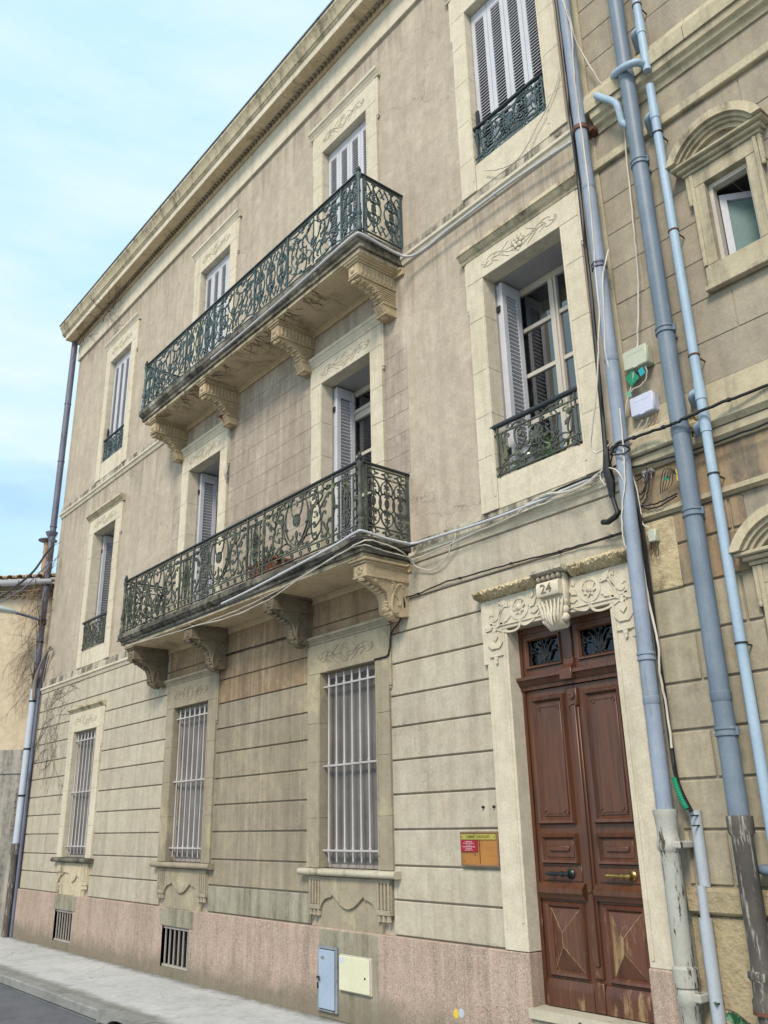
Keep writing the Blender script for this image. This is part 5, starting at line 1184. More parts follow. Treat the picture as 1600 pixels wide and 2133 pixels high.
# windows with segmental pediments
def pediment_window(dz, full):
    x0, x1 = WX; c = (x0+x1)/2
    m = MB(); zt, zb = 6.21+dz, (5.50+dz if full else 5.1+dz)
    m.box(x0-.105, x0, 0, .19, zb, zt, .005); m.box(x1, x1+.105, 0, .19, zb, zt, .005); m.box(x0-.105, x1+.105, -.001, .19, zt+.0005, zt+.125, .004)
    m.box(x0-.105, x0-.075, -.014, .01, zb, zt+.12, .004); m.box(x1+.075, x1+.105, -.014, .01, zb, zt+.12, .004)
    for xx in (x0-.14, x1+.107): m.box(xx, xx+.033, -.006, YW, zt-.10, zt+.125, .004)
    for xx in (x0-.123, x1+.123): m.lathe((xx, .0, zt-.10), [(.016, 0), (.014, -.02), (.019, -.03), (.014, -.045), (.004, -.05)], 8)
    if full: m.box(x0-.105, x1+.105, 0, .19, zb-.20, zb-.0005, .004); m.box(x0-.12, x1+.12, -.03, .03, zb-.215, zb-.175, .006)
    win = m.build('window', 'right_trim', rh)
    e = MB(); z0 = zt+.127
    e.box(x0-.15, x1+.15, -.02, YW, z0, z0+.028, .004); e.box(x0-.175, x1+.175, -.055, YW, z0+.0285, z0+.058, .006); e.box(x0-.21, x1+.21, -.09, YW, z0+.0585, z0+.085, .006)
    e.build('entablature', 'right_trim', win)
    ch = .385; rise = .255; R = (ch*ch+rise*rise)/(2*rise); zc = z0+.085+rise-R
    def ring(r_o, r_i, y0, mat, name, zmin):
        p = MB(); n = 26; V = []; F = []
        A = math.acos(max(-1, min(1, (zmin-zc)/r_o)))
        for i in range(n+1):
            t = -A+2*A*i/n
            for (r_, y) in ((r_o, YW), (r_o, y0), (r_i, y0), (r_i, YW)): V.append((c+r_*math.sin(t), y, max(zmin+(0 if r_ == r_o else .0), zc+r_*math.cos(t))))
        for i in range(n):
            for j in range(4): F.append((i*4+j, (i+1)*4+j, (i+1)*4+(j+1) % 4, i*4+(j+1) % 4))
        F += [(0, 1, 2, 3), (n*4+3, n*4+2, n*4+1, n*4)]
        p.add(V, F); p.build(name, mat, win, 30)
    ring(R+.005, R-.062, -.125, 'trim_dirty', 'pediment_arch', z0+.087)
    ring(R-.063, R-.090, -.095, 'right_trim', 'pediment_moulding', z0+.087); ring(R-.0905, R-.115, -.070, 'right_trim', 'pediment_moulding', z0+.087); ring(R-.1155, R-.15, -.045, 'right_trim', 'pediment_moulding', z0+.087)
    t = [(c+(R-.15)*math.sin(a), zc+(R-.15)*math.cos(a)) for a in [(-1+2*i/14)*math.acos(max(-1, min(1, (z0+.087-zc)/(R-.15)))) for i in range(15)]]
    MB().prism(t, 'y', -.010, YW).build('tympanum', 'right_upper', win)
    return win
w1 = pediment_window(0, True); w2 = pediment_window(-3.13, False)
x0, x1 = WX
f = MB(); f.box(x0+.001, x0+.03, .06, .12, 5.50, 6.209); f.box(x1-.03, x1-.001, .06, .12, 5.50, 6.209); f.box(x0+.0305, x1-.0305, .06, .12, 6.17, 6.209); f.box(x0+.0305, x1-.0305, .06, .12, 5.501, 5.53); f.build('frame', 'frame_paint', w1)
ang = math.radians(38)
def sashpt(u, d, z): return (x0+.035+u*math.cos(ang)-d*math.sin(ang), .13+u*math.sin(ang)+d*math.cos(ang), z)
m = MB()
def sb(u0, u1, z0, z1, d0=0, d1=.05):
    P = [sashpt(u, d, z) for u in (u0, u1) for d in (d0, d1) for z in (z0, z1)]
    return P, [(0, 1, 3, 2), (4, 6, 7, 5), (0, 4, 5, 1), (2, 3, 7, 6), (0, 2, 6, 4), (1, 5, 7, 3)]
for args in ((0, .05, 5.52, 6.13), (.30, .35, 5.52, 6.13), (.0505, .2995, 5.52, 5.575), (.0505, .2995, 6.075, 6.13)): m.add(*sb(*args))
m.build('open_sash', 'shutter_paint', w1); m = MB(); m.add(*sb(.05, .30, 5.575, 6.075, .02, .024)); m.build('pane', 'frosted_teal', w1)
m = MB(); m.add([(x0-.3, .21, 5.2), (x1+.4, .21, 5.2), (x1+.4, 2.2, 5.2), (x0-.3, 2.2, 5.2), (x0-.3, .21, 6.34), (x1+.4, .21, 6.34), (x1+.4, 2.2, 6.34), (x0-.3, 2.2, 6.34)], [(0, 1, 2, 3), (3, 2, 6, 7), (0, 3, 7, 4), (1, 2, 6, 5)]); m.build('room', 'room_dark', w1)
m = MB()
for i in range(3):
    for j in range(4): m.box(x0-.28+i*.36, x0-.28+i*.36+.352, .22+j*.48, .22+j*.48+.472, 6.325, 6.335)
m.build('ceiling_tiles', 'room_pale', w1)
m = MB(); m.box(x0+.001, x1-.001, .17, .18, 1.97, 3.079); m.build('shutter', 'louvre_paint', w2)

# ================================================================== PIPES
def ring_prof(r): return [(r+.001, -.004), (r+.010, 0), (r+.010, .014), (r+.003, .018), (r+.003, .034), (r+.010, .038), (r+.010, .052), (r+.001, .056)]
def straight(mb, x, y, z0, z1, r, n=14): mb.lathe((x, y, 0), [(r, z0), (r, z1)], n)
dp = thing('downpipe', 'grey blue downpipe running down the joint of the two houses, white iron foot', 'downpipe', (-3.42, -.12, 0))
PX, PY = -3.405, -.115
lean = lambda z: PX-.012*math.sin(z*.9)
zc = [1.72, 2.45, 2.74, 3.4, 4.35, 5.08, 5.93, 6.75, 7.36, 8.5, 9.6, 12.6]
for a, b in zip(zc[:-1], zc[1:]):
    m = MB(); m.tube([(lean(a), PY, a), (lean(b), PY, b)], .054, 16); m.build('pipe_length', 'pvc_mid', dp, 50)
for z, mt in ((2.70, 'pvc_mid'), (5.90, 'zinc_dark'), (9.55, 'pvc_mid')):
    m = MB(); m.lathe((lean(z), PY, z), ring_prof(.055), 16); m.build('collar', mt, dp, 40)
m = MB(); m.lathe((lean(7.34), PY, 7.33), [(.056, 0), (.068, .005), (.068, .045), (.056, .05)], 16); m.box(lean(7.3)-.02, lean(7.3)+.09, -.06, YW, 7.34, 7.37); m.build('clamp', 'rust', dp, 40)
for z in (2.45, 4.35, 5.08, 6.75):
    m = MB(); m.lathe((lean(z), PY, z), [(.0545, -.05), (.058, -.045), (.058, .0), (.0545, .004)], 16); m.build('sleeve', 'pvc_mid', dp, 40)
m = MB(); m.lathe((lean(1.6), PY, 0), [(.062, 0), (.062, .60), (.070, .61), (.070, .68), (.062, .69), (.075, .70), (.078, .80), (.062, .815), (.062, 1.46), (.066, 1.47), (.078, 1.485), (.078, 1.53), (.070, 1.54), (.068, 1.60), (.074, 1.68), (.080, 1.70), (.080, 1.725), (.058, 1.728)], 16)
m.build('iron_foot', 'cast_iron_white', dp, 40)
MB().box(lean(1.5)-.02, lean(1.5)+.105, -.16, YW, 1.488, 1.532, .008).build('wall_clamp', 'cast_iron_white', dp); MB().box(lean(.7)-.02, lean(.7)+.10, -.15, YW, .62, .67, .008).build('wall_clamp', 'cast_iron_white', dp)

dp2 = thing('downpipe', 'thick slate blue pipe on the stone house with worn black iron foot', 'downpipe', (-2.9, -.12, 0))
X2, Y2 = -2.905, -.115
for a, b in ((1.67, 2.17), (2.17, 3.63), (3.63, 5.07), (5.07, 6.62), (6.62, 7.55), (7.55, 9.6), (9.6, 12.6)):
    m = MB(); straight(m, X2, Y2, a, b, .063, 18); m.build('pipe_length', 'pvc_blue', dp2, 50)
for z in (2.15, 3.61, 5.05, 6.60, 9.5):
    m = MB(); m.lathe((X2, Y2, z), ring_prof(.064), 18); m.box(X2+.05, X2+.085, Y2-.01, Y2+.01, z+.0, z+.05); m.box(X2-.01, X2+.01, Y2+.06, YW, z+.015, z+.035); m.build('collar', 'pvc_blue', dp2, 40)
for z in (2.42, 4.28, 7.55):
    m = MB(); m.lathe((X2, Y2, z), [(.0635, -.06), (.067, -.055), (.067, 0), (.0635, .004)], 18); m.build('sleeve', 'pvc_blue', dp2, 40)
m = MB(); m.lathe((X2, Y2, 0), [(.066, 0), (.066, .62), (.082, .63), (.084, .68), (.072, .70), (.070, .78), (.086, .80), (.086, .83), (.064, .84), (.064, 1.56), (.078, 1.58), (.080, 1.675), (.064, 1.68)], 18); m.build('iron_foot', 'cast_iron_worn', dp2, 40)
m = MB(); m.lathe((X2, Y2, .61), [(.068, 0), (.086, .004), (.086, .024), (.068, .028)], 18); m.build('rusty_ring', 'rust', dp2, 40)
m = MB(); m.tube(smooth_pts([(-2.99+.15, .05, 1.372), (-2.84, -.05, 1.372), (-2.80, -.075, 1.37), (-2.70, -.075, 1.36), (-2.5, -.075, 1.355)], 5), .03, 12); m.build('side_branch', 'pvc_blue', dp2, 50)

wp = thing('waste_pipe', 'thin pale blue waste pipe with short side branches, rightmost of the pipes', 'pipe', (-2.72, -.12, 0))
X3, Y3 = -2.722, -.10
for a, b in ((0.3, 2.7), (2.7, 4.20), (4.20, 4.62), (4.62, 5.86), (5.86, 7.30)):
    m = MB(); straight(m, X3, Y3, a, b, .034, 14); m.build('pipe_length', 'pvc_light', wp, 50)
m = MB(); straight(m, X3, Y3, 7.46, 12.6, .034, 14); m.build('pipe_length', 'pvc_light', wp, 50)
for z in (2.70, 3.86, 4.78, 5.86, 6.80, 8.18):
    m = MB(); m.lathe((X3, Y3, z), [(.035, 0), (.041, .002), (.041, .012), (.035, .014)], 14); m.box(X3, X3+.008, Y3, YW, z+.002, z+.012); m.build('clip', 'rust' if z in (4.78, 5.86, 8.18) else 'iron_black', wp, 40)
def branch(z, dx=-.12, sleeve=True):
    m = MB(); m.lathe((X3, Y3, z), [(.035, -.07), (.039, -.068), (.039, .068), (.035, .07)], 14)
    m.tube(smooth_pts([(X3, Y3, z-.01), (X3-.04, Y3+.005, z+.005), (X3-.08, Y3+.03, z-.005), (X3+dx, YW, z-.045)], 5), .029, 12); m.build('branch', 'pvc_light', wp, 50)
for z in (4.50, 4.25, 7.02, 7.93): branch(z)
m = MB(); m.tube(smooth_pts(CAB['xover'], 5), .031, 12); m.build('cross_over_bend', 'pvc_light', wp, 50)
m = MB(); m.tube(smooth_pts(CAB['cbend'], 5), .030, 12); m.build('cornice_bend', 'pvc_light', wp, 50)

lp = thing('downpipe', 'dark zinc downpipe at the far left corner under dry vine stems', 'downpipe', (-16.5, -.08, 0))
LX, LY = -16.47, -.075
for a, b, mt, r in ((7.3, 11.5, 'zinc_dark', .062), (5.6, 7.3, 'zinc_dark', .060), (4.15, 5.6, 'zinc_dark', .060), (3.05, 4.15, 'pipe_white', .062), (2.25, 3.05, 'pipe_white', .062), (1.45, 2.25, 'pipe_white', .062)):
    m = MB(); straight(m, LX, LY, a, b, r, 14); m.build('pipe_length', mt, lp, 50)
for z in (2.25, 3.05, 3.9, 5.0, 6.1, 7.3, 8.7, 10.0):
    m = MB(); m.lathe((LX, LY, z), [(.062, 0), (.070, .004), (.070, .03), (.062, .034)], 14); m.build('band', 'iron_black' if z < 7 else 'zinc_dark', lp, 40)
m = MB(); m.lathe((LX, LY, 0), [(.060, 0), (.060, .75), (.064, 1.0), (.064, 1.28), (.080, 1.30), (.080, 1.47), (.060, 1.48)], 14); m.build('iron_foot', 'cast_iron_worn', lp, 40)
m = MB(); straight(m, LX+.115, -.02, 0, 4.35, .030, 10); m.tube([(LX+.115, -.02, 4.34), (LX+.16, -.02, 4.5), (LX+.26, -.015, 4.78)], .03, 10); m.build('cable_conduit', 'zinc_dark', lp, 50)
m = MB(); m.lathe((LX-.02, LY-.01, 7.15), [(.03, -.12), (.10, 0), (.12, .05), (.06, .06)], 12); m.build('hopper_head', 'zinc_dark', lp, 40)

# ================================================================== CABLES AND BOXES
def cable(key, r, mat, name, label, cat='cable', n=6, clips=0, sub=5):
    P = smooth_pts(CAB[key], sub)
    if r < .0125: P = [p+Vector((random.gauss(0, .0022), random.gauss(0, .0012), random.gauss(0, .0026))) for p in P]
    m = MB(); m.tube(P, r, n); o = m.build(name, mat, None, 60); tag(o, label, cat)
    if clips:
        for i in range(2, len(P)-1, clips):
            d = (P[i+1]-P[i]).normalized(); k_ = MB(); k_.tube([P[i]-d*.010, P[i]+d*.010], r+.004, 8); k_.tube([P[i], P[i]+Vector((0, .03, .004))], .006, 5); k_.build('clip', 'iron_black' if mat != 'conduit_grey' else 'conduit_grey', o)
    return o
cable('conduit_upper', .0145, 'conduit_grey', 'cable_conduit', 'grey plastic conduit along the upper string course and edge of the upper balcony', 'conduit', 8, clips=9)
cable('conduit_lower', .0135, 'conduit_grey', 'cable_conduit', 'pale plastic conduit bending round the foot of the lower balcony railing', 'conduit', 8, clips=9)
cable('bundle_lower', .0095, 'cable_black', 'cable', 'thick black cable along the lower balcony edge under the pale conduit')
o = cable('white_swag', .006, 'cable_white', 'cable', 'thin white cable hugging the edge of the lower balcony slab')
o = cable('white_swag2', .007, 'cable_white', 'cable', 'white cable sagging loosely below the lower balcony edge')
cable('black_wall', .0075, 'cable_black', 'cable', 'black cable sloping up the wall above the front door', clips=7)
cable('black_drop', .009, 'cable_black', 'cable', 'dark cable looping from the balcony bracket to the barred window nearest the door')
cable('black_mid', .008, 'cable_black', 'cable', 'short dark cable strung between the brackets under the lower balcony')
cb = cable('black_vert', .019, 'cable_black', 'cable', 'thick black cable hanging down the left side of the junction downpipe')
m = MB(); m.tube([(CAB['black_vert'][7][0], -.09, 4.42), CAB['black_vert'][8], (CAB['black_vert'][8][0]+.01, -.1, 4.05), (CAB['black_vert'][9][0], -.1, 3.95)], [.02, .032, .034, .022], 8)
for k_ in range(6): m.tube([(-3.53, -.1, 4.22-.02*k_), (-3.53+random.uniform(-.06, .05), -.12, 4.25-.05*k_)], .006, 4)
m.build('splice', 'cable_black', cb, 40)
cable('white_thin1', .007, 'cable_white', 'cable', 'thin white cable over the junction downpipe ending in a loose loop')
cable('white_thin2', .007, 'cable_white', 'cable', 'short thin white cable sagging from the downpipe toward the white junction box')
cable('white_diag', .007, 'cable_white', 'cable', 'thin white cable crossing from the roofline down to the cream junction box')
cable('black_down', .017, 'cable_black', 'cable', 'thick black cable running beside the downpipe into the grey trunking')
cable('white_down', .009, 'cable_white', 'cable', 'white cable winding down along the black cable beside the downpipe')
cable('black_horiz', .012, 'cable_black', 'cable', 'black cable crossing all three pipes along the stone course', clips=8)
cable('black_mould', .008, 'cable_black', 'cable', 'thin black cable under the moulding of the stone house')
for k_, mt, lb in (('box1_a', 'cable_white', 'white lead from left underside of the cream junction box'), ('box1_b', 'cable_white', 'white lead from right underside of the cream junction box'),
                   ('box2_a', 'cable_white', 'leftmost lead below the white junction box'), ('box2_b', 'cable_white', 'second lead from left below the white junction box'),
                   ('box2_c', 'twig_pale', 'brownish lead below the white junction box'), ('box2_d', 'twig_pale', 'rightmost lead below the white junction box'),
                   ('tap_a', 'cable_black', 'thin black tap lead, left of the pair below the moulded course'), ('tap_b', 'cable_black', 'thin black tap lead, right of the pair below the moulded course'), ('tap_c', 'cable_black', 'thin black lead curling from the torn open box by the thick pipe')):
    cable(k_, .006, mt, 'cable_lead', lb, 'cable', 5)
cable('left_span', .020, 'cable_black', 'overhead_cable', 'thick dark overhead cable leaving the left downpipe toward the street', 'overhead cable')
cable('left_span2', .011, 'zinc_dark', 'overhead_cable', 'thinner overhead cable below the thick one at the left downpipe', 'overhead cable')
for i_, (kk, mt_, lb_) in enumerate((('w1', 'cable_white', 'thin white wire looping left of the downpipe below the white box'), ('w2', 'cable_white', 'thin white wire hanging straight down across the downpipe'), ('w3', 'cable_black', 'black wire knotted round the downpipe at the course'), ('w4', 'cable_black', 'thin black wire curling right of the downpipe under the course block'),
        ('w5', 'cable_black', 'thin black wire along the wall right of the downpipe above the moulding'), ('w6', 'cable_white', 'white wire sagging right of the downpipe toward the small cream box'), ('w7', 'cable_white', 'white cable arcing off the wall course left of the downpipe'), ('w8', 'cable_white', 'thin white wire dangling below the lower balcony corner'), ('w9', 'cable_white', 'faint white wire sagging under the upper window nearest the downpipe'))):
    cable(kk, .0062 if i_ != 6 else .012, mt_, 'loose_wire', lb_, 'wire', 5)
m = MB(); m.tube([(-3.68, -.06, 3.80), (-3.62, -.08, 3.78), (-3.54, -.09, 3.80), (-3.50, -.09, 3.84)], .022, 10); tag(m.build('cable_stub', 'cable_black', None, 50), 'short black curved cable end left of the downpipe above the door', 'cable end')
def jbox(x0, x1, z0, z1, mat, label, tilt=0):
    t = thing('junction_box', label, 'junction box', ((x0+x1)/2, 0, z0), 'plastic junction boxes on the stone house')
    MB().box(x0, x1, -.045, YW-.006, z0, z1, .012).build('box_base', mat, t, 40)
    MB().box(x0-.004, x1+.004, -.068, -.0455, z0-.004, z1+.004, .016).build('lid', mat, t, 40)
    m = MB(); m.box((x0+x1)/2-.02, (x0+x1)/2+.02, -.072, -.066, z0-.008, z0+.006, .003); m.box(x0+.03, x1-.03, -.0695, -.0675, z1-.045, z1-.042); m.build('latch', mat, t)
jbox(-3.325, -3.115, 4.935, 5.095, 'box_cream', 'cream plastic junction box beside the thick blue pipe')
jbox(-3.315, -3.115, 4.535, 4.690, 'box_white', 'bluish white junction box below the cream one')
t = thing('junction_box', 'small cream connection box on rough plaster near the door hood', 'junction box', (-3.30, 0, 3.55))
MB().box(-3.335, -3.265, -.03, YW-.004, 3.55, 3.645, .008).build('lid', 'box_cream', t, 40)
m = MB(); m.tube(smooth_pts([(-3.325, -.01, 3.55), (-3.345, -.01, 3.50), (-3.33, -.02, 3.46), (-3.31, -.01, 3.50), (-3.315, -.01, 3.55)], 5), .004, 4); m.tube(smooth_pts([(-3.285, -.01, 3.55), (-3.265, -.02, 3.49), (-3.275, -.02, 3.44), (-3.30, -.01, 3.46), (-3.29, -.01, 3.55)], 5), .004, 4); m.build('loose_leads', 'twig', t)
MB().box(-3.385, -3.14, YW-.020, YW+.002, 3.19, 3.72, .01).build('rough_plaster', 'eroded_stone', rh)
def flag(x, z, w_, h, y, mat, label, rot):
    m = MB(); c, s_ = math.cos(rot), math.sin(rot)
    P = [(x+c*a-s_*b, y-.002*i, z+s_*a+c*b) for i, (a, b) in enumerate(((0, 0), (w_, 0), (w_*.96, h), (.1*w_, h*.94)))]
    V = P+[(p[0], p[1]+.003, p[2]) for p in P]; m.add(V, [(0, 1, 2, 3), (7, 6, 5, 4), (0, 4, 5, 1), (1, 5, 6, 2), (2, 6, 7, 3), (3, 7, 4, 0)])
    o = m.build('cable_tag', mat, None); tag(o, label, 'cable tag', 'coloured tags on the cables')
flag(-3.295, 4.80, .095, .10, -.045, 'green_tape', 'dark green tag hanging under the cream junction box', .5)
flag(-3.20, 4.845, .05, .06, -.05, 'cyan_tag', 'turquoise tag at the right of the green one', .3)
flag(-3.335, 4.715, .04, .05, -.05, 'pale_tag', 'pale green tag left of the white junction box', .1)
flag(-3.13, 3.965, .045, .025, -.04, 'green_tape', 'small green tag on leads below the moulded course', .0)
t = thing('open_cable_box', 'torn open small cable box with loose wires by the thick pipe', 'cable box', (-3.02, 0, 3.93))
m = MB(); m.box(-3.03, -2.985, -.05, -.02, 3.925, 4.02, .004); m.build('panel', 'sticker_yellow', t)
m = MB()
for i in range(5): m.tube(smooth_pts([(-3.005, -.03, 3.95+.012*i), (-3.04-.012*i, -.06-.004*i, 3.99+.012*i), (-3.08-.02*i, -.03, 3.93+.014*i), (-3.13-.015*i, -.02, 3.90-.004*i)], 4), .0032, 4)
m.build('wires', 'iron_black', t)
t = thing('cable_splitter', 'little chrome cable splitter with three plugs below the course block', 'cable splitter', (-3.28, 0, 4.12))
m = MB(); m.box(-3.325, -3.235, -.01, YW-.01, 4.085, 4.11, .004)
for i in range(3): m.tube([(-3.31+.03*i, -.01, 4.08), (-3.31+.03*i, -.015, 4.03)], .007, 8)
m.build('body', 'grille_paint', t)
tk = thing('cable_trunking', 'pale grey plastic trunking rising from the pavement beside the white iron foot', 'cable trunking', (-3.27, 0, 0))
P = CAB['trunk']
MB().tube([(-3.268, -.004, 1.26), (-3.268, -.004, 1.715)], .038, 10).build('upper_cover', 'trunk_grey', tk, 50)
MB().tube([(-3.268, -.05, 1.05), (-3.268, -.045, 1.27)], .030, 10).build('middle_cover', 'trunk_grey', tk, 50)
MB().tube([(-3.272, -.045, 0), (-3.270, -.05, 1.085)], .042, 10).build('lower_cover', 'trunk_grey', tk, 50)
m = MB()
for z in (.62, 1.62, 1.68): m.box(-3.245, -3.235, -.10, -.02, z, z+.008)
m.build('fixing', 'iron_black', tk)
P = smooth_pts(CAB['green'], 10); m = MB(); m.tube(P, [.020 if i % 2 else .016 for i in range(len(P))], 8); tag(m.build('corrugated_sleeve', 'green_tape', None, 30), 'bright green corrugated sleeve on the cable above the trunking', 'cable sleeve')

# ================================================================== SIGN, METER BOXES, SMALL WALL THINGS
sg = thing('name_board', 'wooden lawyers office board with brass strip and red plate left of the door', 'sign', (-5.24, 0, 1.34))
MB().box(-5.452, -5.035, .002, YW-.013, 1.340, 1.597, .004).build('backing_board', 'sign_wood', sg)
m = MB(); m.box(-5.456, -5.03, -.008, .0015, 1.583, 1.600, .003); m.box(-5.456, -5.03, -.008, .0015, 1.337, 1.352, .003); m.box(-5.047, -5.03, -.008, .0015, 1.3525, 1.5825, .003); m.box(-5.456, -5.447, -.006, .0015, 1.3525, 1.5825, .002); m.build('frame', 'sign_frame', sg)
MB().box(-5.445, -5.055, -.006, .0016, 1.537, 1.580, .002).build('brass_strip', 'sign_brass', sg)
text_mesh("CABINET  D'AVOCATS", .030, 'dark_print', sg, (-5.252, -.0068, 1.5585), 'lettering', .0006, .88)
m = MB()
for x in (-5.432, -5.068): m.lathe((x, -.006, 1.5585), [(.005, 0), (.004, -.003), (.001, -.004)], 8, 'y')
m.build('screw', 'dark_print', sg)
MB().box(-5.453, -5.262, -.009, .0016, 1.447, 1.533, .002).build('red_plate', 'sign_red', sg)
for i, s_ in enumerate(('LE CABINET DE', 'Me DIDIER  CAMPELLO', 'est transféré', '24 RUE DE LA RÉPUBLIQUE', '30300 ARLES', 'Tél. 04 66 01 70 21')):
    text_mesh(s_, .0122, 'white_print', sg, (-5.357, -.0098, 1.522-.0127*i), 'lettering', .0004, 1.0)
m = MB()
for x, z in ((-5.29, 1.418), (-5.42, 1.372), (-5.09, 1.415)): m.lathe((x, .001, z), [(.004, 0), (.002, -.003)], 6, 'y')
m.box(-5.245, -5.24, -.0005, .001, 1.36, 1.53); m.build('old_screw', 'hole_black', sg)
for x, lb in ((-5.196, 'left of two dark bolts in the wall above the name board'), (-5.075, 'right of two dark bolts in the wall, beside the door surround')):
    m = MB(); m.lathe((x, YW-.012, 1.785), [(.011, 0), (.010, -.02), (.004, -.024)], 8, 'y'); tag(m.build('wall_bolt', 'iron_black', None), lb, 'bolt', 'bolts left of the door')
mb_ = thing('meter_box', 'tall narrow pale blue metal meter box with rust stain in the plinth', 'meter box', (-7.28, 0, .06))
m = MB(); m.box(-7.435, -7.405, -.035, .0, .06, .60); m.box(-7.155, -7.13, -.035, .0, .06, .60); m.box(-7.4045, -7.1555, -.035, .0, .578, .60); m.box(-7.4045, -7.1555, -.035, .0, .06, .075); m.build('frame', 'meter_frame', mb_)
MB().box(-7.400, -7.160, -.050, -.03, .082, .570, .005).build('door', 'meter_blue', mb_)
m = MB(); m.box(-7.424, -7.38, -.06, -.045, .325, .345, .003); m.tube([(-7.40, -.06, .335), (-7.37, -.075, .345), (-7.36, -.07, .325), (-7.39, -.06, .318)], .007, 6); m.build('padlock_hasp', 'iron_black', mb_)
m = MB(); m.box(-7.428, -7.41, -.05, -.03, .24, .29, .003); m.build('hinge', 'iron_black', mb_); MB().box(-7.36, -7.31, -.0515, -.0495, .49, .515).build('label_plate', 'kerb_stone', mb_)
mc_ = thing('meter_cabinet', 'square cream plastic meter cabinet beside the blue meter box', 'meter box', (-6.86, 0, .26))
MB().box(-7.095, -6.632, -.030, .0, .255, .553, .004).build('case', 'frame_paint', mc_)
MB().box(-7.085, -6.642, -.046, -.0305, .264, .545, .005).build('door', 'meter_cream', mc_)
m = MB(); m.lathe((-6.70, -.046, .39), [(.011, 0), (.010, -.003), (.004, -.004)], 10, 'y'); m.build('lock', 'hole_black', mc_); MB().box(-7.07, -7.005, -.0475, -.0455, .49, .53).build('label_plate', 'box_white', mc_)
for x, z, mt, lb in ((-5.595, .258, 'sticker_yellow', 'round yellow survey disc on the pink plinth'), (-5.535, .270, 'sticker_blue', 'round pale blue disc next to the yellow one on the plinth')):
    m = MB(); m.lathe((x, -.0045, z), [(.032, 0), (.032, -.002)], 18, 'y'); tag(m.build('survey_disc', mt, None), lb, 'sticker')
m = MB(); m.tube([(-9.62, YW, 7.0), (-9.60, -.22, 6.98)], .016, 6); m.tube([(-9.60, -.22, 6.98), (-9.60, -.16, 7.02), (-9.55, .03, 7.0)], .012, 6); tag(m.build('iron_bracket', 'rust', None), 'rusty iron bracket sticking out below the upper balcony corbel', 'bracket')
m = MB(); m.tube([(-9.69, .01, 6.92), (-9.685, .0, 6.5), (-9.69, .0, 6.1)], .012, 6); m.tube([(-9.69, .0, 6.28), (-9.69, -.02, 6.2), (-9.69, 0, 6.15)], .022, 6); tag(m.build('shutter_rod', 'grille_old', None), 'thin metal rod hanging beside the left balcony door surround', 'rod')
m = MB()
for i in range(5): m.box(-15.72+.01*i, -15.68+.01*i, YW-.016, YW-.0115, 2.70+.035*i, 2.725+.035*i)
tag(m.build('wall_vent', 'hole_black', None), 'small black broken vent slit in the left wall', 'vent')
# plants and pots on the balconies
pt = thing('flower_pot', 'terracotta planter on the lower balcony behind the railing', 'planter', (-8.0, -.32, 4.23))
m = MB(); m.prism([(-.42, 4.228), (-.22, 4.228), (-.20, 4.45), (-.44, 4.45)], 'x', -8.25, -7.75); m.box(-8.28, -7.72, -.46, -.18, 4.44, 4.475, .008); m.build('pot', 'terracotta', pt)
m = MB()
for _ in range(60):
    a = random.uniform(0, 6.28); u = random.uniform(-8.2, -7.8); h = random.uniform(.03, .14)
    P = (u, -.32+random.uniform(-.06, .06), 4.46+h)
    L = leafpoly(0, 0, a, .06, .016); m.add([(P[0]+p, P[1]+random.uniform(-.01, .01), P[2]+q) for p, q in L], [tuple(range(6))])
m.build('foliage', 'leaf_potted', pt)
gp = thing('glazed_planter', 'shiny silver round pot with leafy plant behind the window guard near the door', 'planter', (-4.5, .17, 4.54))
m = MB(); m.lathe((-4.50, .14, 4.545), [(.06, 0), (.10, .05), (.115, .11), (.10, .17), (.075, .20), (.085, .215)], 18); m.build('pot', 'glazed_pot', gp, 50)
m = MB()
for _ in range(110):
    u, v, q = random.uniform(-4.68, -4.15), random.uniform(.04, .26), 4.56+abs(random.gauss(0, .13))
    L = leafpoly(0, 0, random.uniform(0, 6.28), random.uniform(.04, .09), random.uniform(.012, .025)); t_ = random.uniform(-1, 1)
    m.add([(u+p, v+t_*p*.6, q+w__) for p, w__ in L], [tuple(range(6))])
m.build('foliage', 'leaf_potted', gp)

# ================================================================== LEFT-HAND HOUSE (turned towards the street)
lh = thing('corner_house', 'ochre rendered house with clay tile eave at the far left edge', 'house', (-19, 1, 0))
O_ = Vector((-16.72, .02, 0)); U_ = Vector((-.7071, -.7071, 0)); N_ = Vector((.7071, -.7071, 0))
def Lp(s, d, z): p = O_+U_*s-N_*d; return (p.x, p.y, z)       # s along the wall, d inward
def lbox(mb, s0, s1, d0, d1, z0, z1):
    P = [Lp(s, d, z) for s in (s0, s1) for d in (d0, d1) for z in (z0, z1)]
    mb.add(P, [(0, 1, 3, 2), (4, 6, 7, 5), (0, 4, 5, 1), (2, 3, 7, 6), (0, 2, 6, 4), (1, 5, 7, 3)])
EV = 6.10
m = MB(); lbox(m, -.3, 6.5, 0, 5, 0, EV+.20); m.build('wall', 'left_wall', lh)
m = MB(); n = 0
for r in range(2):       # genoise: two rows of tile ends set in mortar
    dd_ = -.05-.06*r; zz = EV-.16+.075*r
    lbox(m, -.3, 6.5, dd_, .02, zz+.052, zz+.07)
m.build('eave_course', 'left_wall', lh)
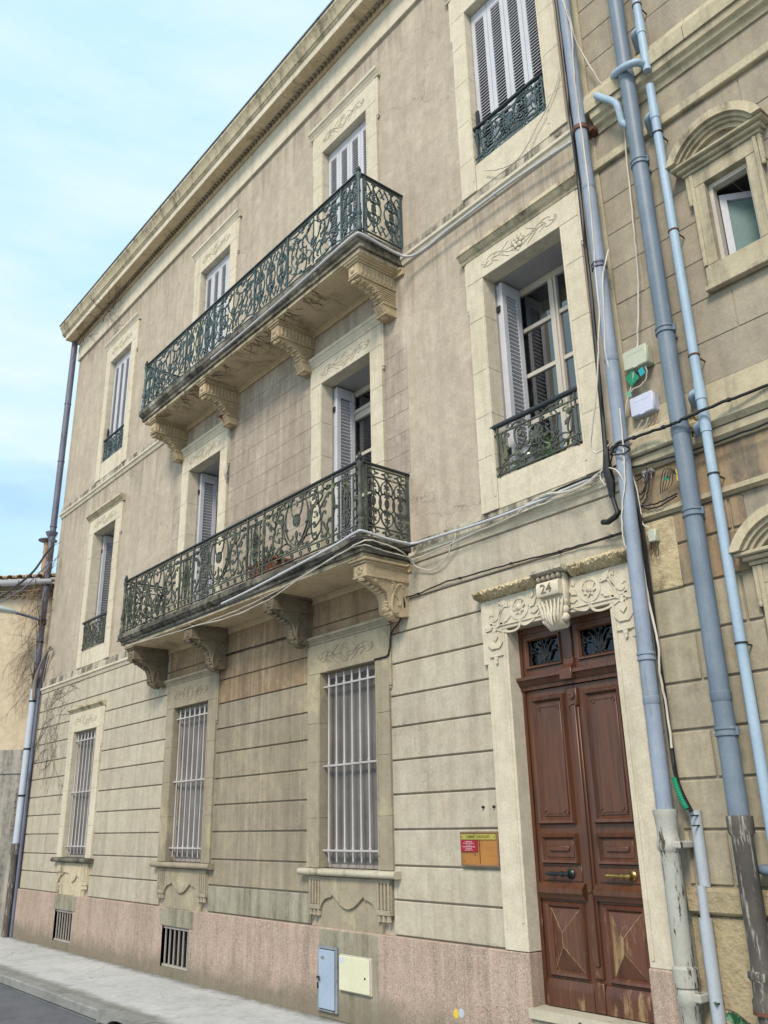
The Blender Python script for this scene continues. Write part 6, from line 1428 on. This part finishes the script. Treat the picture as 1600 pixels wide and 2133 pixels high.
for r in range(2):
    for i in range(20):
        s0 = -.2+.17*i+.085*r
        if s0 > 3.2: continue
        mm = MB(); V = []; F = []; dd_ = -.055-.06*r; zz = EV-.16+.075*r
        for j in range(7):
            a = PI*j/6
            for rr in (.075, .060):
                for d in (dd_, .02): V.append(Lp(s0+rr*math.cos(a), d, zz+.052-rr*math.sin(a)*.75))
        for j in range(6):
            b = j*4
            F += [(b, b+4, b+5, b+1), (b+2, b+3, b+7, b+6), (b, b+2, b+6, b+4)]
        mm.add(V, F); mm.build('eave_tile', 'roof_clay', lh)
# gutter
m = MB(); V = []; F = []
ss = [-.25, 6.5]
for s in ss:
    for j in range(9):
        a = PI+PI*j/8; V.append(Lp(s, -.28+.085*math.cos(a), EV+.12+.085*math.sin(a)))
    for j in range(8, -1, -1):
        a = PI+PI*j/8; V.append(Lp(s, -.28+.079*math.cos(a), EV+.122+.079*math.sin(a)))
for j in range(17): F.append((j, j+1, 18+j+1, 18+j))
m.add(V, F); gt = m.build('gutter', 'zinc_dark' if False else 'conduit_grey', lh, 60)
for s in (.06, .40, .80, 1.3, 2.0):
    m = MB(); m.tube([Lp(s, -.28+.088*math.cos(a), EV+.12+.088*math.sin(a)) for a in [PI+PI*j/8 for j in range(9)]], .007, 5); m.build('gutter_strap', 'iron_black', gt)
# canal tiles
def tile(s0, row):
    mm = MB(); V = []; F = []
    d0, d1 = -.26+row*.34, -.26+row*.34+.40; z0, z1 = EV+.20+row*.34*.30, EV+.20+(row*.34+.40)*.30-.03
    for (d, z, R_) in ((d0, z0, .082), (d1, z1, .066)):
        for j in range(9):
            a = PI*j/8
            V.append(Lp(s0+R_*math.cos(a), d, z+R_*math.sin(a)*.8)); V.append(Lp(s0+(R_-.014)*math.cos(a), d, z+(R_-.014)*math.sin(a)*.8))
    for j in range(8):
        b = 2*j; F += [(b, b+2, 18+b+2, 18+b), (b+1, 18+b+1, 18+b+3, b+3), (b, b+1, b+3, b+2), (18+b, 18+b+2, 18+b+3, 18+b+1)]
    mm.add(V, F); mm.build('roof_tile', 'roof_clay', lh, 60)
for row in range(6):
    for i in range(18): tile(-.15+.20*i+random.uniform(-.008, .008), row)
m = MB(); P = [Lp(-.3, -.24, EV+.165), Lp(6.5, -.24, EV+.165), Lp(6.5, 5, EV+.165+5.24*.30), Lp(-.3, 5, EV+.165+5.24*.30)]
m.add(P+[(p[0], p[1], p[2]-.04) for p in P], [(0, 1, 2, 3), (7, 6, 5, 4), (0, 4, 5, 1), (1, 5, 6, 2), (2, 6, 7, 3), (3, 7, 4, 0)]); m.build('roof', 'roof_clay', lh)
ch = MB(); cx, cy = -18.55, .50
ch.lathe((cx, cy, 6.3), [(.075, 0), (.075, 1.32)], 12); ch.build('chimney_pot', 'roof_clay', lh, 50)
m = MB(); m.lathe((cx, cy, 7.66), [(.02, -.05), (.02, 0), (.20, .02), (.20, .035), (.06, .085), (.01, .09)], 14)
for k_ in range(3): m.tube([(cx+.07*math.cos(k_*2.1), cy+.07*math.sin(k_*2.1), 7.6), (cx+.07*math.cos(k_*2.1), cy+.07*math.sin(k_*2.1), 7.69)], .008, 5)
m.build('chimney_cap', 'zinc_dark', lh, 50)
# lower weathered wall with a ledge and the edge of a doorway
m = MB(); lbox(m, -.2, .80, -.06, -.001, 0, 3.08); lbox(m, .8005, 2.0, -.06, -.001, 2.15, 3.08); lbox(m, 2.0005, 6.5, -.06, -.001, 0, 3.08); lbox(m, -.2, 6.5, -.085, -.0605, 2.66, 2.70)
m.build('lower_wall', 'left_lower', lh)
m = MB(); lbox(m, .72, .80, -.09, -.0605, 0, 2.10); lbox(m, .72, 2.1, -.09, -.0605, 2.1005, 2.2); m.build('door_frame', 'left_wall', lh)
m = MB(); lbox(m, .8005, 2.0, -.02, -.002, 0, 2.149); m.build('door', 'room_dark', lh)
# street lamp on the corner
sl_ = thing('street_lamp', 'pale grey street lamp on an arm from the left corner downpipe', 'street lamp', (-16.5, -.15, 5.4))
MB().tube([(-16.47, -.02, 5.42), (-16.50, -.42, 5.50), (-16.50, -.62, 5.53)], .026, 10).build('arm', 'zinc_dark', sl_, 50)
m = MB(); m.lathe((-16.47, -.075, 5.34), [(.064, 0), (.074, .005), (.074, .11), (.064, .115)], 14); m.build('clamp', 'iron_black', sl_, 40)
def lamp_shell(zs, mat, name):
    m = MB(); V = []; F = []; n = 13; k = 12
    for i in range(n):
        t = i/(n-1); y = -.56-.66*t; wd = .028+.088*math.sin(PI*min(1, t*.93+.02))**.6; hh = .024+.055*math.sin(PI*min(1, t*.9+.03))**.7; zc_ = 5.525+.03*t
        for j in range(k+1):
            a = PI*j/k; V.append((-16.50+wd*math.cos(a), y, zc_+zs*hh*math.sin(a)))
    for i in range(n-1):
        for j in range(k): F.append((i*(k+1)+j, (i+1)*(k+1)+j, (i+1)*(k+1)+j+1, i*(k+1)+j+1))
    F += [tuple(range(k+1)), tuple((n-1)*(k+1)+j for j in range(k, -1, -1))]
    m.add(V, F); m.build(name, mat, sl_, 60)
lamp_shell(1.0, 'lamp_grey', 'lamp_housing'); lamp_shell(-.62, 'lamp_glass', 'lamp_lens')

# ================================================================== DRY STEMS AND WEEDS
def twig(m, p, d, L, r, depth, droop=.25, plane=None, wob=.45):
    pts = [Vector(p)]; d = Vector(d).normalized(); n = max(4, int(L/.05)); kids = []
    for i in range(n):
        d = (d+Vector((random.gauss(0, wob), random.gauss(0, wob), random.gauss(0, wob)))*.35+Vector((0, 0, -droop*.12))).normalized()
        q = pts[-1]+d*(L/n)
        if plane is not None: q.y = plane+random.uniform(-.006, .004)
        pts.append(q)
        if depth and random.random() < .33: kids.append((q.copy(), d.copy()))
    m.tube(pts, [r*(1-.7*i/len(pts)) for i in range(len(pts))], 3, caps=False)
    for q, dd_ in kids:
        twig(m, q, dd_+Vector((random.gauss(0, .8), random.gauss(0, .5), random.gauss(0, .8))), L*random.uniform(.35, .6), r*.6, depth-1, droop, plane, wob)
dv = thing('dry_vine', 'tangle of bare vine stems hanging round the left corner downpipe', 'vine', (-16.5, -.15, 3.9))
m = MB()
for _ in range(34):
    z = random.uniform(4.0, 6.3); twig(m, (-16.50+random.uniform(-.06, .05), -.15, z), (-.6+random.uniform(-.2, .2), -.5, random.uniform(-1.0, .1)), random.uniform(.35, .8), .0065, 2, 1.3)
o_ = m.build('hanging_stems', 'twig_pale', dv); o_['kind'] = 'stuff'
m = MB()
for _ in range(26):
    z = random.uniform(4.0, 6.6); twig(m, (-16.44+random.uniform(-.06, .12), -.13, z), (random.uniform(-.1, .12), -.02, 1), random.uniform(.3, .7), .010, 1, 0, wob=.22)
o_ = m.build('climbing_stems', 'twig', dv); o_['kind'] = 'stuff'
m = MB(); m.tube(smooth_pts([(-16.38, -.1, 3.95), (-16.34, -.12, 4.25), (-16.20, -.10, 4.55), (-16.02, -.06, 4.78), (-15.95, -.04, 4.86)], 5), [.035]*8+[.025]*20, 7); m.tube([(-16.02, -.06, 4.78), (-15.85, -.03, 4.80)], .02, 6); m.build('cut_stem', 'branch_grey', dv, 50)
cv_ = thing('wall_creeper', 'dead creeper stems spread over the wall left of the far barred window', 'creeper', (-15.6, 0, 3.2))
m = MB()
for _ in range(24):
    twig(m, (random.uniform(-16.25, -15.0), YW-.018, random.uniform(2.9, 4.0)), (random.uniform(-1, 1), 0, random.uniform(-1, .4)), random.uniform(.6, 1.3), .0052, 1, .2, YW-.018, .42)
o_ = m.build('stems', 'branch_grey', cv_); o_['kind'] = 'stuff'
cv2 = thing('wall_creeper', 'bare creeper stems under the left end of the roof cornice', 'creeper', (-15.4, -.2, 11.3))
m = MB()
for _ in range(16):
    twig(m, (random.uniform(-15.9, -14.2), -.10, random.uniform(11.15, 11.42)), (random.uniform(-.4, 1), -.1, random.uniform(-.5, .6)), random.uniform(.4, .8), .007, 1, .1, None, .5)
o_ = m.build('stems', 'twig', cv2); o_['kind'] = 'stuff'
cv3 = thing('dry_roots', 'dead rootlets clinging to the underside of the upper balcony', 'roots', (-8.8, -.5, 7.4))
m = MB()
for _ in range(75):
    xx = random.uniform(-11.0, -6.9)
    twig(m, (xx, -.53+random.uniform(0, .06), 7.418), (random.uniform(-.8, .8), 1, -.05), random.uniform(.10, .34), .0045, 1, 0, None, .7)
m.v = [(x, y, min(max(z, 7.405), 7.424)) for x, y, z in m.v]
o_ = m.build('rootlets', 'twig', cv3); o_['kind'] = 'stuff'
cv4 = thing('dry_roots', 'dark moss and rootlets clinging to the outer edge of the upper balcony', 'roots', (-8.8, -.6, 7.5))
m = MB()
for _ in range(60):
    xx = random.uniform(-11.2, -6.2)
    twig(m, (xx, -.60, random.uniform(7.47, 7.52)), (random.uniform(-1, 1), -.3, -.3), random.uniform(.05, .16), .004, 0, .6, None, .6)
o_ = m.build('rootlets', 'twig', cv4); o_['kind'] = 'stuff'
wd_ = thing('weed', 'green lobed weed growing beside the pale grey trunking at the lower right', 'weed', (-3.05, -.15, .28))
def ivy_leaf(P, sz, yaw_, pitch_, roll_):
    out = [(0, 0), (.25, .30), (.10, .42), (.34, .46), (.48, .62), (.60, .42), (.98, .30), (.80, .12), (1.25, 0)]
    out = out+[(a, -b) for a, b in reversed(out[1:-1])]
    R_ = Matrix.Rotation(yaw_, 3, 'Z') @ Matrix.Rotation(pitch_, 3, 'Y') @ Matrix.Rotation(roll_, 3, 'X')
    V = [Vector(P)+R_ @ Vector((a*sz, b*sz, -.12*sz*(abs(b)*2)**2)) for a, b in out]; c = Vector(P)+R_ @ Vector((.5*sz, 0, .05*sz))
    m = MB(); m.add(V+[c], [(i, (i+1) % len(V), len(V)) for i in range(len(V))]); m.build('leaf', 'leaf_green', wd_)
st = MB()
stems = [[(-2.86, -.16, .0), (-2.90, -.20, .36), (-2.96, -.21, .54), (-3.04, -.22, .615), (-3.11, -.22, .63)], [(-2.98, -.15, .0), (-3.02, -.19, .32), (-3.07, -.21, .50), (-3.12, -.21, .535)]]
for S_ in stems:
    P = smooth_pts(S_, 5); st.tube(P, .0045, 5)
    for q in P[7:]:
        if random.random() < .8: ivy_leaf(q+Vector((random.uniform(-.015, .015), -.01, random.uniform(-.02, .015))), random.uniform(.045, .075), random.uniform(0, 6.28), random.uniform(.4, 1.3), random.uniform(-.8, .8))
st.build('stem', 'twig', wd_)
m = MB(); ww = [(-3.245, -.10, .625)]
m.add([(-3.26, -.1, .63), (-3.235, -.105, .64), (-3.24, -.1, .61)], [(0, 1, 2)]); m.build('leaf', 'leaf_green', wd_)
